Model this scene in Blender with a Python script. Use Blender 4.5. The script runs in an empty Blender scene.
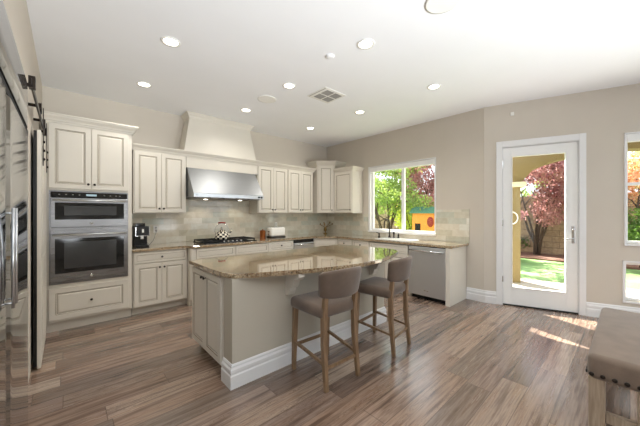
import bpy, bmesh, math, random
from mathutils import Vector, Matrix
random.seed(7)
C = bpy.context.scene.collection
SC = bpy.context.scene
R = math.radians
PI = math.pi

# ------------------------------------------------------------------ camera, world, sun, light, exposure
EYE = 1.40
A = R(47.85)
cd = bpy.data.cameras.new('camera'); cam = bpy.data.objects.new('camera', cd); C.objects.link(cam)
cam.location = (0, 0, EYE)
cam.rotation_euler = (R(90), 0, A - R(90))
cd.sensor_width = 36; cd.lens = 280.6 / 640 * 36
cd.clip_start = 0.02; cd.clip_end = 200
SC.camera = cam
SC.view_settings.view_transform = 'Standard'; SC.view_settings.look = 'None'
SC.view_settings.gamma = 1; SC.view_settings.use_curve_mapping = False
SC.view_settings.exposure = 0.64
SC.cycles.use_denoising = True
SC.cycles.max_bounces = 10; SC.cycles.diffuse_bounces = 5; SC.cycles.glossy_bounces = 4
SC.cycles.transparent_max_bounces = 24
SC.cycles.sample_clamp_indirect = 4.0

w = bpy.data.worlds.new('sky'); SC.world = w; w.use_nodes = True
bg = w.node_tree.nodes['Background']
bg.inputs[0].default_value = (0.80, 0.90, 1.0, 1); bg.inputs[1].default_value = 1.8

def light(name, kind, loc, power, color=(1, 1, 1), rot=(0, 0, 0), **kw):
    d = bpy.data.lights.new(name, kind); d.energy = power; d.color = color
    for k, v in kw.items(): setattr(d, k, v)
    o = bpy.data.objects.new(name, d); C.objects.link(o); o.location = loc; o.rotation_euler = rot
    return o

# the sun comes in over the back yard
sd = Vector((-0.38, -0.925, -math.tan(R(41)))).normalized()
sun = light('sun', 'SUN', (8, 12, 12), 20.0, (1.0, 0.95, 0.87), angle=R(0.6))
sun.rotation_euler = sd.to_track_quat('-Z', 'Y').to_euler()
# bodiless fill spots added behind the camera to brighten the ceiling
DAY = (1.0, 0.985, 0.96)
for ux in (.1, 1.5, 3.0):
    ul = light('ceiling_fill_spot', 'SPOT', (ux, -2.2, .9), 290, (0.91, 0.96, 1.0), spot_size=R(98), spot_blend=.8, shadow_soft_size=.35)
    ul.rotation_euler = Vector((-.14, .66, .74)).to_track_quat('-Z', 'Y').to_euler()
CAN_SPOTS = [(0.75, 2.975), (0.745, 4.19), (2.175, 1.735), (2.148, 2.97), (3.57, 1.72), (3.53, 4.18), (3.572, 2.97), (2.145, 4.14)]
CAN_POWER = 21

# ------------------------------------------------------------------ materials
def lin(h):
    h = h.lstrip('#'); v = [int(h[i:i+2], 16) / 255 for i in (0, 2, 4)]
    return tuple(c / 12.92 if c <= .04045 else ((c + .055) / 1.055) ** 2.4 for c in v) + (1,)
class NT:
    def __init__(s, name):
        s.m = bpy.data.materials.new(name); s.m.use_nodes = True; s.t = s.m.node_tree
        s.b = s.t.nodes['Principled BSDF']
    def n(s, typ, **kw):
        nd = s.t.nodes.new(typ)
        for k, v in kw.items():
            if k.startswith('i_'):
                key = k[2:]; key = int(key) if key.isdigit() else key.replace('_', ' ')
                s.put(v, nd.inputs[key])
            else: setattr(nd, k, v)
        return nd
    def put(s, v, sock):
        if isinstance(v, bpy.types.NodeSocket): s.t.links.new(v, sock)
        elif isinstance(v, bpy.types.Node): s.t.links.new(v.outputs[0], sock)
        else: sock.default_value = v
    def math(s, op, a, b=None, c=None):
        nd = s.n('ShaderNodeMath', operation=op); s.put(a, nd.inputs[0])
        if b is not None: s.put(b, nd.inputs[1])
        if c is not None: s.put(c, nd.inputs[2])
        return nd.outputs[0]
    def ramp(s, fac, stops, interp='LINEAR'):
        nd = s.n('ShaderNodeValToRGB'); s.put(fac, nd.inputs[0]); cr = nd.color_ramp; cr.interpolation = interp
        while len(cr.elements) > 1: cr.elements.remove(cr.elements[0])
        cr.elements[0].position = stops[0][0]; cr.elements[0].color = stops[0][1]
        for p, c in stops[1:]:
            e = cr.elements.new(p); e.color = c
        return nd.outputs[0]
    def mix(s, fac, a, b, mode='MIX'):
        nd = s.n('ShaderNodeMixRGB', blend_type=mode)
        s.put(fac, nd.inputs[0]); s.put(a, nd.inputs[1]); s.put(b, nd.inputs[2]); return nd.outputs[0]
    def coord(s, scale=(1, 1, 1), which='Object', rot=(0, 0, 0)):
        tc = s.n('ShaderNodeTexCoord'); mp = s.n('ShaderNodeMapping'); s.put(tc.outputs[which], mp.inputs[0])
        mp.inputs['Scale'].default_value = scale; mp.inputs['Rotation'].default_value = rot; return mp.outputs[0]
    def bump(s, h, strength=.2, dist=.01):
        nd = s.n('ShaderNodeBump'); nd.inputs['Strength'].default_value = strength; nd.inputs['Distance'].default_value = dist
        s.put(h, nd.inputs['Height']); s.put(nd.outputs[0], s.b.inputs['Normal'])

def plain(name, col, rough=.5, metal=0, noise=.04, scale=8, spec=.5, bump=0, coat=0):
    t = NT(name); c = lin(col)
    nz = t.n('ShaderNodeTexNoise', i_Vector=t.coord(), i_Scale=float(scale), i_Detail=4.0)
    a = tuple(min(1, x * (1 - noise)) for x in c[:3]) + (1,); b = tuple(min(1, x * (1 + noise)) for x in c[:3]) + (1,)
    t.put(t.ramp(nz.outputs[0], [(.3, a), (.7, b)]), t.b.inputs['Base Color'])
    t.b.inputs['Roughness'].default_value = rough; t.b.inputs['Metallic'].default_value = metal
    t.b.inputs['Specular IOR Level'].default_value = spec; t.b.inputs['Coat Weight'].default_value = coat
    if bump: t.bump(nz.outputs[0], bump, .004)
    return t.m

M = {}
M['wall'] = plain('wall_paint', '#cfc7bb', .85, noise=.015, scale=3, spec=.2)
M['ceiling'] = plain('ceiling_paint', '#f0f1f3', .9, noise=.01, scale=2, spec=.1)
M['cream'] = plain('cream_cabinet_paint', '#dad4c8', .38, noise=.015, scale=4)
M['glaze'] = plain('brown_glaze', '#857764', .5, noise=.06, scale=30)
M['island'] = plain('greige_island_paint', '#c2bbac', .6, noise=.015, scale=4)
M['trim'] = plain('white_trim_paint', '#e8e8e8', .4, noise=.01)
M['vinyl'] = plain('white_vinyl', '#f0f0ee', .35, noise=.01)
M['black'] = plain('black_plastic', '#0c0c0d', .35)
M['iron'] = plain('cast_iron', '#141415', .55, noise=.2, scale=60)
M['bronze'] = plain('dark_bronze', '#2a221d', .35, .6, .1)
M['chrome'] = plain('chrome', '#d8d8d8', .12, 1, .01)
M['oak'] = None
M['white'] = plain('white_enamel', '#f2f1ec', .2, noise=.01)
M['red'] = plain('red_enamel', '#a5362a', .3)
M['dark'] = plain('dark_void', '#08080a', .8)
M['blackglass'] = plain('black_oven_glass', '#101214', .06, 0, .02)
M['stucco'] = plain('tan_stucco', '#8a7b58', .95, noise=.06, scale=30, bump=.3, spec=.1)
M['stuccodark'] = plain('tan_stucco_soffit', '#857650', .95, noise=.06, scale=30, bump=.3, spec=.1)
M['stonecap'] = plain('cast_stone', '#e6d9bb', .8, noise=.05, scale=20)
M['concrete'] = plain('patio_concrete', '#b3aaa0', .9, noise=.08, scale=6, bump=.2)
M['mulch'] = plain('red_mulch', '#6b4a3c', .95, noise=.4, scale=40, bump=.6)
M['bark'] = plain('bark', '#4a3a30', .9, noise=.3, scale=30, bump=.5)
M['orange'] = plain('orange_playhouse_board', '#e08a35', .6)
M['greenroof'] = plain('green_playhouse_roof', '#3f6b52', .6)
M['redpaint'] = plain('red_paint', '#8c2a22', .6)
M['brass'] = plain('aged_brass', '#8a6f3f', .3, .9, .2, 30)
M['grille'] = plain('speaker_grille', '#cfcdc9', .8, noise=.05, scale=200)
M['ventgrey'] = plain('vent_louvre_grey', '#9a9894', .7)
M['copper'] = plain('copper', '#b06a3c', .3, .9)

def fabric(name, col):
    t = NT(name); c = lin(col)
    v = t.coord((1, 1, 1))
    nz = t.n('ShaderNodeTexNoise', i_Vector=v, i_Scale=9.0, i_Detail=6.0)
    fine = t.n('ShaderNodeTexNoise', i_Vector=v, i_Scale=260.0, i_Detail=2.0)
    f = t.math('ADD', t.math('MULTIPLY', nz.outputs[0], .75), t.math('MULTIPLY', fine.outputs[0], .25))
    t.put(t.ramp(f, [(.3, tuple(x * .78 for x in c[:3]) + (1,)), (.7, tuple(x * 1.18 for x in c[:3]) + (1,))]), t.b.inputs['Base Color'])
    t.b.inputs['Roughness'].default_value = .85; t.b.inputs['Sheen Weight'].default_value = .35
    t.b.inputs['Specular IOR Level'].default_value = .25
    t.bump(fine.outputs[0], .25, .002); return t.m
M['fabric'] = fabric('taupe_velvet', '#67574b')
M['benchfab'] = fabric('taupe_bench_velvet', '#7c6b5d')

def steel(name, col='#b9babb', rough=.22, axis=(1, 60, 60)):
    t = NT(name); c = lin(col)
    nz = t.n('ShaderNodeTexNoise', i_Vector=t.coord(axis), i_Scale=3.0, i_Detail=6.0)
    t.put(t.ramp(nz.outputs[0], [(.3, tuple(x * .96 for x in c[:3]) + (1,)), (.7, tuple(min(1, x * 1.03) for x in c[:3]) + (1,))]), t.b.inputs['Base Color'])
    t.b.inputs['Metallic'].default_value = 1
    t.put(t.math('MULTIPLY_ADD', nz.outputs[0], .05, rough - .025), t.b.inputs['Roughness']); return t.m
M['steel'] = steel('brushed_steel', '#cfd1d3', .3)
M['steelv'] = steel('polished_fridge_steel', '#96989a', .05, (60, 60, 1))
M['steelhood'] = steel('hood_steel', '#9fa1a3', .48)
M['steeloven'] = steel('oven_steel', '#8c8c8d', .28)

def oak(name, c0, c1, ax):
    t = NT(name); v = t.coord(ax)
    nz = t.n('ShaderNodeTexNoise', i_Vector=v, i_Scale=6.0, i_Detail=8.0, i_Distortion=.6)
    t.put(t.ramp(nz.outputs[0], [(.3, lin(c0)), (.7, lin(c1))]), t.b.inputs['Base Color'])
    t.b.inputs['Roughness'].default_value = .45; return t.m
M['oak'] = oak('oak_leg_wood', '#6f573f', '#94775a', (8, 8, 1))
M['greyoak'] = oak('weathered_bench_wood', '#8d7a66', '#b7a48e', (10, 10, 1))

def glass(name, tint=(1, 1, 1, 1), refl=1.0):
    m = bpy.data.materials.new(name); m.use_nodes = True; t = m.node_tree; t.nodes.clear()
    o = t.nodes.new('ShaderNodeOutputMaterial'); mx = t.nodes.new('ShaderNodeMixShader')
    tr = t.nodes.new('ShaderNodeBsdfTransparent'); gl = t.nodes.new('ShaderNodeBsdfGlossy'); fr = t.nodes.new('ShaderNodeFresnel')
    tr.inputs[0].default_value = tint; gl.inputs['Roughness'].default_value = .01; ge = t.nodes.new('ShaderNodeNewGeometry'); mr = t.nodes.new('ShaderNodeMapRange'); mr.inputs[3].default_value = 1.22; mr.inputs[4].default_value = 1 / 1.22
    t.links.new(ge.outputs['Backfacing'], mr.inputs[0]); t.links.new(mr.outputs[0], fr.inputs[0])
    t.links.new(fr.outputs[0], mx.inputs[0]); t.links.new(tr.outputs[0], mx.inputs[1]); t.links.new(gl.outputs[0], mx.inputs[2])
    t.links.new(mx.outputs[0], o.inputs[0]); return m
M['glass'] = glass('window_glass', (.97, .98, .97, 1))

def emit(name, col, s):
    t = NT(name); t.b.inputs['Base Color'].default_value = lin(col)
    t.b.inputs['Emission Color'].default_value = lin(col); t.b.inputs['Emission Strength'].default_value = s; return t.m
M['lamp'] = emit('lamp_lens', '#fff6e6', 6)

def granite():
    t = NT('speckled_granite'); v = t.coord()
    vo = t.n('ShaderNodeTexVoronoi', i_Vector=v, i_Scale=130.0)
    vb = t.n('ShaderNodeTexVoronoi', i_Vector=v, i_Scale=55.0)
    n1 = t.n('ShaderNodeTexNoise', i_Vector=v, i_Scale=60.0, i_Detail=6.0, i_Roughness=.7)
    n2 = t.n('ShaderNodeTexNoise', i_Vector=v, i_Scale=4.0, i_Detail=4.0)
    sp = t.ramp(vo.outputs['Color'], [(.12, lin('#2b211b')), (.28, lin('#7d6246')), (.5, lin('#b0956f')), (.75, lin('#cdbb9c')), (.95, lin('#e4dcca'))])
    sb = t.ramp(vb.outputs['Color'], [(.15, lin('#4a382b')), (.4, lin('#a58a66')), (.8, lin('#c8b796'))])
    c = t.mix(.45, sp, sb)
    c = t.mix(t.ramp(n1.outputs[0], [(.3, (.75, .75, .75, 1)), (.42, (0, 0, 0, 1))]), c, lin('#33271f'))
    c = t.mix(.5, c, t.ramp(n2.outputs[0], [(.35, lin('#a89684')), (.65, lin('#ffffff'))]), 'MULTIPLY')
    t.put(c, t.b.inputs['Base Color']); t.b.inputs['Roughness'].default_value = .05
    t.b.inputs['Specular IOR Level'].default_value = .9
    t.b.inputs['Coat Weight'].default_value = 1.0; t.b.inputs['Coat Roughness'].default_value = .03; t.b.inputs['Coat IOR'].default_value = 1.6
    return t.m
M['granite'] = granite()

def floor_mat():
    t = NT('plank_floor'); tc = t.n('ShaderNodeTexCoord'); sp = t.n('ShaderNodeSeparateXYZ', i_0=tc.outputs['Object'])
    X, Y = sp.outputs[0], sp.outputs[1]
    PW, PL = .182, 1.25
    ry = t.math('DIVIDE', Y, PW); row = t.math('FLOOR', ry)
    wn = t.n('ShaderNodeTexWhiteNoise', noise_dimensions='1D'); t.put(row, wn.inputs['W'])
    rx = t.math('ADD', t.math('DIVIDE', X, PL), t.math('MULTIPLY', wn.outputs['Value'], 7.3)); col = t.math('FLOOR', rx)
    cmb = t.n('ShaderNodeCombineXYZ', i_0=row, i_1=col)
    wn2 = t.n('ShaderNodeTexWhiteNoise', noise_dimensions='2D', i_Vector=cmb.outputs[0])
    pid = wn2.outputs['Value']
    off = t.n('ShaderNodeCombineXYZ', i_0=t.math('MULTIPLY', X, .8), i_1=t.math('ADD', t.math('MULTIPLY', Y, 13.0), t.math('MULTIPLY', pid, 40)), i_2=t.math('MULTIPLY', pid, 17))
    g = t.n('ShaderNodeTexNoise', i_Vector=off.outputs[0], i_Scale=1.7, i_Detail=8.0, i_Roughness=.6, i_Distortion=.25)
    off2 = t.n('ShaderNodeCombineXYZ', i_0=t.math('MULTIPLY', X, 2.5), i_1=t.math('ADD', t.math('MULTIPLY', Y, 60.0), t.math('MULTIPLY', pid, 90)), i_2=pid)
    g2 = t.n('ShaderNodeTexNoise', i_Vector=off2.outputs[0], i_Scale=1.6, i_Detail=5.0, i_Roughness=.6)
    base = t.ramp(pid, [(0, lin('#75645a')), (.2, lin('#a98f7c')), (.4, lin('#937f73')), (.6, lin('#b9a290')), (.8, lin('#857467')), (1, lin('#c4b2a2'))])
    grain = t.ramp(g.outputs[0], [(.3, lin('#54463d')), (.40, lin('#a8978a')), (.52, lin('#ffffff')), (.62, lin('#dccbbb')), (.75, lin('#9c8a7c'))])
    c = t.mix(.72, base, grain, 'MULTIPLY')
    c = t.mix(.5, c, t.ramp(g2.outputs[0], [(.3, lin('#9c8b7e')), (.6, lin('#ffffff'))]), 'MULTIPLY')
    # dark knots and cracks
    kn = t.n('ShaderNodeTexNoise', i_Vector=off.outputs[0], i_Scale=3.2, i_Detail=3.0, i_Distortion=2.5)
    c = t.mix(t.ramp(kn.outputs[0], [(.66, (0, 0, 0, 1)), (.74, (.8, .8, .8, 1))]), c, lin('#4a382d'))
    off3 = t.n('ShaderNodeCombineXYZ', i_0=t.math('MULTIPLY', X, 3.0), i_1=t.math('ADD', t.math('MULTIPLY', Y, 16.0), t.math('MULTIPLY', pid, 60)), i_2=pid)
    ck_ = t.n('ShaderNodeTexNoise', i_Vector=off3.outputs[0], i_Scale=2.2, i_Detail=6.0, i_Roughness=.7, i_Distortion=1.2)
    area = t.n('ShaderNodeTexNoise', i_Vector=off.outputs[0], i_Scale=.9, i_Detail=1.0)
    crack = t.math('MULTIPLY', t.ramp(t.math('ABSOLUTE', t.math('SUBTRACT', ck_.outputs[0], .5)), [(.004, (1, 1, 1, 1)), (.016, (0, 0, 0, 1))]), t.ramp(area.outputs[0], [(.53, (0, 0, 0, 1)), (.62, (.75, .75, .75, 1))]))
    c = t.mix(crack, c, lin('#4a3a30'))
    fy = t.math('FRACT', ry); fx = t.math('FRACT', rx)
    ey = t.math('MINIMUM', fy, t.math('SUBTRACT', 1, fy)); ex = t.math('MULTIPLY', t.math('MINIMUM', fx, t.math('SUBTRACT', 1, fx)), PL / PW)
    e = t.math('MINIMUM', ey, ex)
    seam = t.ramp(e, [(.006, (.8, .8, .8, 1)), (.018, (0, 0, 0, 1))])
    c = t.mix(seam, c, lin('#4f3f34'))
    t.put(c, t.b.inputs['Base Color'])
    t.put(t.math('MULTIPLY_ADD', g.outputs[0], .15, .18), t.b.inputs['Roughness'])
    t.b.inputs['Specular IOR Level'].default_value = .6; t.b.inputs['Coat Weight'].default_value = .6; t.b.inputs['Coat Roughness'].default_value = .2
    t.bump(t.math('SUBTRACT', g2.outputs[0], seam), .12, .003)
    return t.m
M['floor'] = floor_mat()

def tile_mat(name, horiz_axis):
    t = NT(name); tc = t.n('ShaderNodeTexCoord'); sp = t.n('ShaderNodeSeparateXYZ', i_0=tc.outputs['Object'])
    h = sp.outputs[horiz_axis]; z = sp.outputs[2]
    TW, TH = .305, .102
    rz = t.math('DIVIDE', t.math('SUBTRACT', z, .908), TH); row = t.math('FLOOR', rz)
    rx = t.math('ADD', t.math('DIVIDE', h, TW), t.math('MULTIPLY', row, .37)); col = t.math('FLOOR', rx)
    cmb = t.n('ShaderNodeCombineXYZ', i_0=row, i_1=col)
    wn = t.n('ShaderNodeTexWhiteNoise', noise_dimensions='2D', i_Vector=cmb.outputs[0])
    nz = t.n('ShaderNodeTexNoise', i_Vector=tc.outputs['Object'], i_Scale=9.0, i_Detail=5.0, i_Distortion=1.0)
    c = t.ramp(wn.outputs['Value'], [(0, lin('#c6c4b3')), (.3, lin('#d6d1c1')), (.55, lin('#e0dbcd')), (.75, lin('#c3c7ba')), (1, lin('#efece2'))])
    c = t.mix(.3, c, t.ramp(nz.outputs[0], [(.3, lin('#cdbfa4')), (.6, lin('#ffffff'))]), 'MULTIPLY')
    fz = t.math('FRACT', rz); fx = t.math('FRACT', rx)
    e = t.math('MINIMUM', t.math('MINIMUM', fz, t.math('SUBTRACT', 1, fz)), t.math('MULTIPLY', t.math('MINIMUM', fx, t.math('SUBTRACT', 1, fx)), TW / TH))
    gr = t.ramp(e, [(.012, (1, 1, 1, 1)), (.03, (0, 0, 0, 1))])
    c = t.mix(gr, c, lin('#cfc8b8')); t.put(c, t.b.inputs['Base Color'])
    t.put(t.math('MULTIPLY_ADD', gr, .5, .1), t.b.inputs['Roughness'])
    t.bump(t.math('SUBTRACT', t.math('MULTIPLY', nz.outputs[0], .15), gr), .25, .004); return t.m
M['tilex'] = tile_mat('stone_subway_tile', 0)
M['tiley'] = tile_mat('stone_subway_tile_side', 1)

def leaf_mat(name, cols):
    t = NT(name)
    nz = t.n('ShaderNodeTexNoise', i_Vector=t.coord(), i_Scale=2.2, i_Detail=8.0, i_Roughness=.8)
    n = len(cols)
    t.put(t.ramp(nz.outputs[0], [(.32 + .36 * k / (n - 1), lin(c)) for k, c in enumerate(cols)]), t.b.inputs['Base Color'])
    t.b.inputs['Roughness'].default_value = .6
    t.b.inputs['Subsurface Weight'].default_value = 0
    # thin leaves let some light through
    tl = t.n('ShaderNodeBsdfTranslucent'); t.t.links.new(t.b.inputs['Base Color'].links[0].from_socket, tl.inputs[0])
    mx = t.n('ShaderNodeMixShader'); mx.inputs[0].default_value = .4
    out = [n_ for n_ in t.t.nodes if n_.type == 'OUTPUT_MATERIAL'][0]
    t.t.links.new(t.b.outputs[0], mx.inputs[1]); t.t.links.new(tl.outputs[0], mx.inputs[2]); t.t.links.new(mx.outputs[0], out.inputs[0])
    return t.m
M['leaf_green'] = leaf_mat('fresh_green_leaves', ['#3c5220', '#6a8232', '#a3b45a', '#58763a', '#b8c070'])
M['leaf_dark'] = leaf_mat('dark_green_leaves', ['#2f4a1c', '#56752c', '#8ca046'])
M['leaf_pink'] = leaf_mat('dusky_pink_leaves', ['#4f2a30', '#8a4c52', '#c08f88', '#6e4038', '#a87468'])
M['leaf_red'] = leaf_mat('red_orange_leaves', ['#a8452a', '#d98a5a', '#e8b898', '#9fae4a', '#c2563c'])
M['leaf_yellow'] = leaf_mat('yellow_green_leaves', ['#6d7f24', '#a8b23a', '#cfcf60'])

def grass_mat():
    t = NT('lawn_grass'); v = t.coord()
    n1 = t.n('ShaderNodeTexNoise', i_Vector=v, i_Scale=1.1, i_Detail=5.0)
    n2 = t.n('ShaderNodeTexNoise', i_Vector=v, i_Scale=60.0, i_Detail=4.0)
    f = t.math('ADD', t.math('MULTIPLY', n1.outputs[0], .6), t.math('MULTIPLY', n2.outputs[0], .4))
    t.put(t.ramp(f, [(.35, lin('#5c7f45')), (.5, lin('#7c9e5c')), (.65, lin('#9fb980'))]), t.b.inputs['Base Color'])
    t.b.inputs['Roughness'].default_value = .9; t.bump(n2.outputs[0], .6, .02); return t.m
M['grass'] = grass_mat()
def block_mat():
    t = NT('split_block_wall'); v = t.coord()
    sp = t.n('ShaderNodeSeparateXYZ', i_0=v); cm = t.n('ShaderNodeCombineXYZ', i_0=sp.outputs[1], i_1=sp.outputs[2])
    br = t.n('ShaderNodeTexBrick', i_Vector=cm.outputs[0], i_Scale=1.0); br.inputs['Brick Width'].default_value = .4; br.inputs['Row Height'].default_value = .2
    br.inputs['Mortar Size'].default_value = .008
    br.inputs['Color1'].default_value = lin('#a08870'); br.inputs['Color2'].default_value = lin('#b79c80'); br.inputs['Mortar'].default_value = lin('#7d6a58')
    nz = t.n('ShaderNodeTexNoise', i_Vector=v, i_Scale=12.0, i_Detail=6.0)
    t.put(t.mix(.4, br.outputs[0], t.ramp(nz.outputs[0], [(.3, lin('#8a7460')), (.7, lin('#ffffff'))]), 'MULTIPLY'), t.b.inputs['Base Color'])
    t.b.inputs['Roughness'].default_value = .95; t.bump(nz.outputs[0], .6, .02); return t.m
M['block'] = block_mat()

# ------------------------------------------------------------------ mesh helpers
def xf(bm, verts, mat):
    if mat is not None: bmesh.ops.transform(bm, matrix=mat, verts=verts)
def box(bm, x0, x1, y0, y1, z0, z1, bev=0, mi=0, seg=2, mat=None):
    r = bmesh.ops.create_cube(bm, size=1.0); vs = r['verts']
    for v in vs: v.co = Vector((x0 + (v.co.x + .5) * (x1 - x0), y0 + (v.co.y + .5) * (y1 - y0), z0 + (v.co.z + .5) * (z1 - z0)))
    fs = set(f for v in vs for f in v.link_faces)
    for f in fs: f.material_index = mi
    if bev:
        es = set(e for v in vs for e in v.link_edges)
        rr = bmesh.ops.bevel(bm, geom=list(es), offset=bev, segments=seg, affect='EDGES', profile=.5)
        vs = list(set(v for f in rr['faces'] for v in f.verts) | set(v for v in vs if v.is_valid))
        for f in rr['faces']: f.material_index = mi
    xf(bm, vs, mat); return vs
def tube(bm, pts, rad, seg=10, cap=True, mi=0, square=False):
    """sweep of circles through pts; rad a number or a list"""
    pts = [Vector(p) for p in pts]; n = len(pts)
    if not isinstance(rad, (list, tuple)): rad = [rad] * n
    rings = []; prev = None
    for i, p in enumerate(pts):
        d = (pts[min(i + 1, n - 1)] - pts[max(i - 1, 0)]).normalized()
        if prev is None:
            up = Vector((0, 0, 1)) if abs(d.z) < .9 else Vector((1, 0, 0))
            a = d.cross(up).normalized()
        else: a = (prev - d * prev.dot(d)).normalized()
        prev = a; b = d.cross(a)
        ph = PI / 4 if square else 0
        rings.append([bm.verts.new(p + (a * math.cos(2 * PI * k / seg + ph) + b * math.sin(2 * PI * k / seg + ph)) * rad[i]) for k in range(seg)])
    for i in range(n - 1):
        for k in range(seg):
            f = bm.faces.new((rings[i][k], rings[i][(k + 1) % seg], rings[i + 1][(k + 1) % seg], rings[i + 1][k])); f.material_index = mi; f.smooth = not square
    if cap:
        for rg in (rings[0], rings[-1]):
            f = bm.faces.new(rg); f.material_index = mi
    return rings
def lathe(bm, prof, seg=24, mat=None, mi=0, smooth=True):
    rings = []; vs = []
    for r, z in prof:
        rg = [bm.verts.new((max(r, 1e-5) * math.cos(2 * PI * k / seg), max(r, 1e-5) * math.sin(2 * PI * k / seg), z)) for k in range(seg)]
        rings.append(rg); vs += rg
    for i in range(len(prof) - 1):
        for k in range(seg):
            f = bm.faces.new((rings[i][k], rings[i][(k + 1) % seg], rings[i + 1][(k + 1) % seg], rings[i + 1][k])); f.smooth = smooth; f.material_index = mi
    bm.faces.new(rings[0]).material_index = mi; bm.faces.new(rings[-1]).material_index = mi
    xf(bm, vs, mat); return vs
def prism(bm, pts, z0, z1, bev=0, mi=0, mat=None):
    lo = [bm.verts.new((p[0], p[1], z0)) for p in pts]; hi = [bm.verts.new((p[0], p[1], z1)) for p in pts]; n = len(pts)
    fs = [bm.faces.new(lo[::-1]), bm.faces.new(hi)]
    for i in range(n): fs.append(bm.faces.new((lo[i], lo[(i + 1) % n], hi[(i + 1) % n], hi[i])))
    for f in fs: f.material_index = mi
    vs = lo + hi
    if bev:
        es = [e for e in fs[0].edges] + [e for e in fs[1].edges]
        rr = bmesh.ops.bevel(bm, geom=es, offset=bev, segments=3, affect='EDGES', profile=.5)
        vs = list(set(v for f in rr['faces'] for v in f.verts) | set(v for v in vs if v.is_valid))
    xf(bm, vs, mat); return vs
def sweep(bm, path, prof, closed=False, mi=0):
    """prof = [(out, z)], swept along a 2D path; out points to the right of travel"""
    n = len(path); P = [Vector(p) for p in path]; rings = []
    for i in range(n):
        def nrm(a, b):
            d = (b - a).normalized(); return Vector((d.y, -d.x))
        if closed: n0 = nrm(P[i - 1], P[i]); n1 = nrm(P[i], P[(i + 1) % n])
        else:
            n0 = nrm(P[max(i - 1, 0)], P[max(i, 1)]) if i > 0 else nrm(P[0], P[1])
            n1 = nrm(P[i], P[i + 1]) if i < n - 1 else n0
        m = (n0 + n1); m = m / (m.dot(n0) if abs(m.dot(n0)) > 1e-6 else 1)
        rings.append([bm.verts.new((P[i].x + m.x * o, P[i].y + m.y * o, z)) for o, z in prof])
    k = len(prof)
    for i in range(n if closed else n - 1):
        a = rings[i]; b = rings[(i + 1) % n]
        for j in range(k):
            f = bm.faces.new((a[j], a[(j + 1) % k], b[(j + 1) % k], b[j])); f.material_index = mi
    if not closed:
        bm.faces.new(rings[0]).material_index = mi; bm.faces.new(rings[-1]).material_index = mi
def obj(name, bm, mats, parent=None, loc=(0, 0, 0), rotz=0, smooth=False):
    bmesh.ops.recalc_face_normals(bm, faces=bm.faces)
    me = bpy.data.meshes.new(name); bm.to_mesh(me); bm.free()
    if not isinstance(mats, (list, tuple)): mats = [mats]
    for m in mats: me.materials.append(m)
    if smooth:
        for p in me.polygons: p.use_smooth = True
    o = bpy.data.objects.new(name, me); C.objects.link(o); o.location = loc; o.rotation_euler = (0, 0, rotz)
    if parent is not None: o.parent = parent
    return o
def smoothed(o, ang=40):
    for p in o.data.polygons: p.use_smooth = True
    try: o.data.set_sharp_from_angle(angle=R(ang))
    except Exception: pass
    return o
def B(): return bmesh.new()
def bobj(name, mats, parent, *boxes, bev=0, loc=(0, 0, 0), rotz=0, seg=2):
    bm = B()
    for b in boxes: box(bm, *b, bev=bev, seg=seg)
    return obj(name, bm, mats, parent, loc, rotz)
def thing(name, label, cat, loc=(0, 0, 0), rotz=0, group=None):
    o = bpy.data.objects.new(name, None); C.objects.link(o); o.empty_display_size = .1
    o.location = loc; o.rotation_euler = (0, 0, rotz); o['label'] = label; o['category'] = cat
    if group: o['group'] = group
    return o
def tag(o, label, cat, group=None):
    o['label'] = label; o['category'] = cat
    if group: o['group'] = group
    return o
def struct(o): o['kind'] = 'structure'; return o
def copy_tree(o, parent=None):
    c = o.copy(); C.objects.link(c); c.parent = parent
    for ch in list(o.children): copy_tree(ch, c)
    return c

# ------------------------------------------------------------------ the room
XR, YB, H = 4.87, 5.13, 3.055
XL = -0.23
PB = Vector((XR, 1.52)); PWd = Vector((0.3297, -0.944)).normalized(); PN = Vector((-PWd.y, PWd.x))   # outward of the patio wall
PLEN = 4.5
PE = PB + PWd * PLEN
T = .15
RY = PE.y
floor_pts = [(-4.0, RY), (PE.x, PE.y), (PB.x, PB.y), (XR, YB), (XL, YB), (XL, 2.5), (-.95, 2.5), (-.95, 1.28), (-4.0, 1.28)]
bm = B(); prism(bm, [(-4.2, RY - .2), (PE.x + .05, RY - .2), (PE.x + .12, PE.y), (PB.x + .15, PB.y), (XR + .15, YB + .15), (-1.1, YB + .15), (-1.1, 1.5), (-4.2, 1.5)], -.12, 0)
struct(obj('floor', bm, M['floor']))
bm = B(); prism(bm, [(-4.2, RY - .2), (PE.x + .05, RY - .2), (PE.x + .12, PE.y), (PB.x + .15, PB.y), (XR + .15, YB + .15), (-1.1, YB + .15), (-1.1, 1.5), (-4.2, 1.5)], H, H + .12)
struct(obj('ceiling', bm, M['ceiling']))
struct(bobj('wall_back', M['wall'], None, (XL - T, XR + T, YB, YB + T, 0, H)))
struct(bobj('wall_left', M['wall'], None, (XL - T, XL, 2.52, YB, 0, H), (XL - T, XL, 1.26, 2.52, 2.2, H), (-1.1, -.95, 1.13, 2.67, 0, H), (-.95, XL - T, 2.52, 2.67, 0, H)))
struct(bobj('wall_front', M['wall'], None, (-4.0, XL, 1.11, 1.26, 0, H)))
def holed(a0, a1, holes, zt=H):
    """boxes (a0,a1,z0,z1) of a wall with openings [(a0,a1,z0,z1)]"""
    cuts = sorted(set([a0, a1] + [h[0] for h in holes] + [h[1] for h in holes])); out = []
    for p, q in zip(cuts[:-1], cuts[1:]):
        hs = sorted([h for h in holes if h[0] <= p + 1e-6 and h[1] >= q - 1e-6], key=lambda h: h[2]); z = 0
        for h in hs:
            if h[2] > z: out.append((p, q, z, h[2]))
            z = h[3]
        if z < zt: out.append((p, q, z, zt))
    return out
WY0, WY1, WZ0, WZ1 = 2.33, 3.76, 1.03, 2.36
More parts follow.
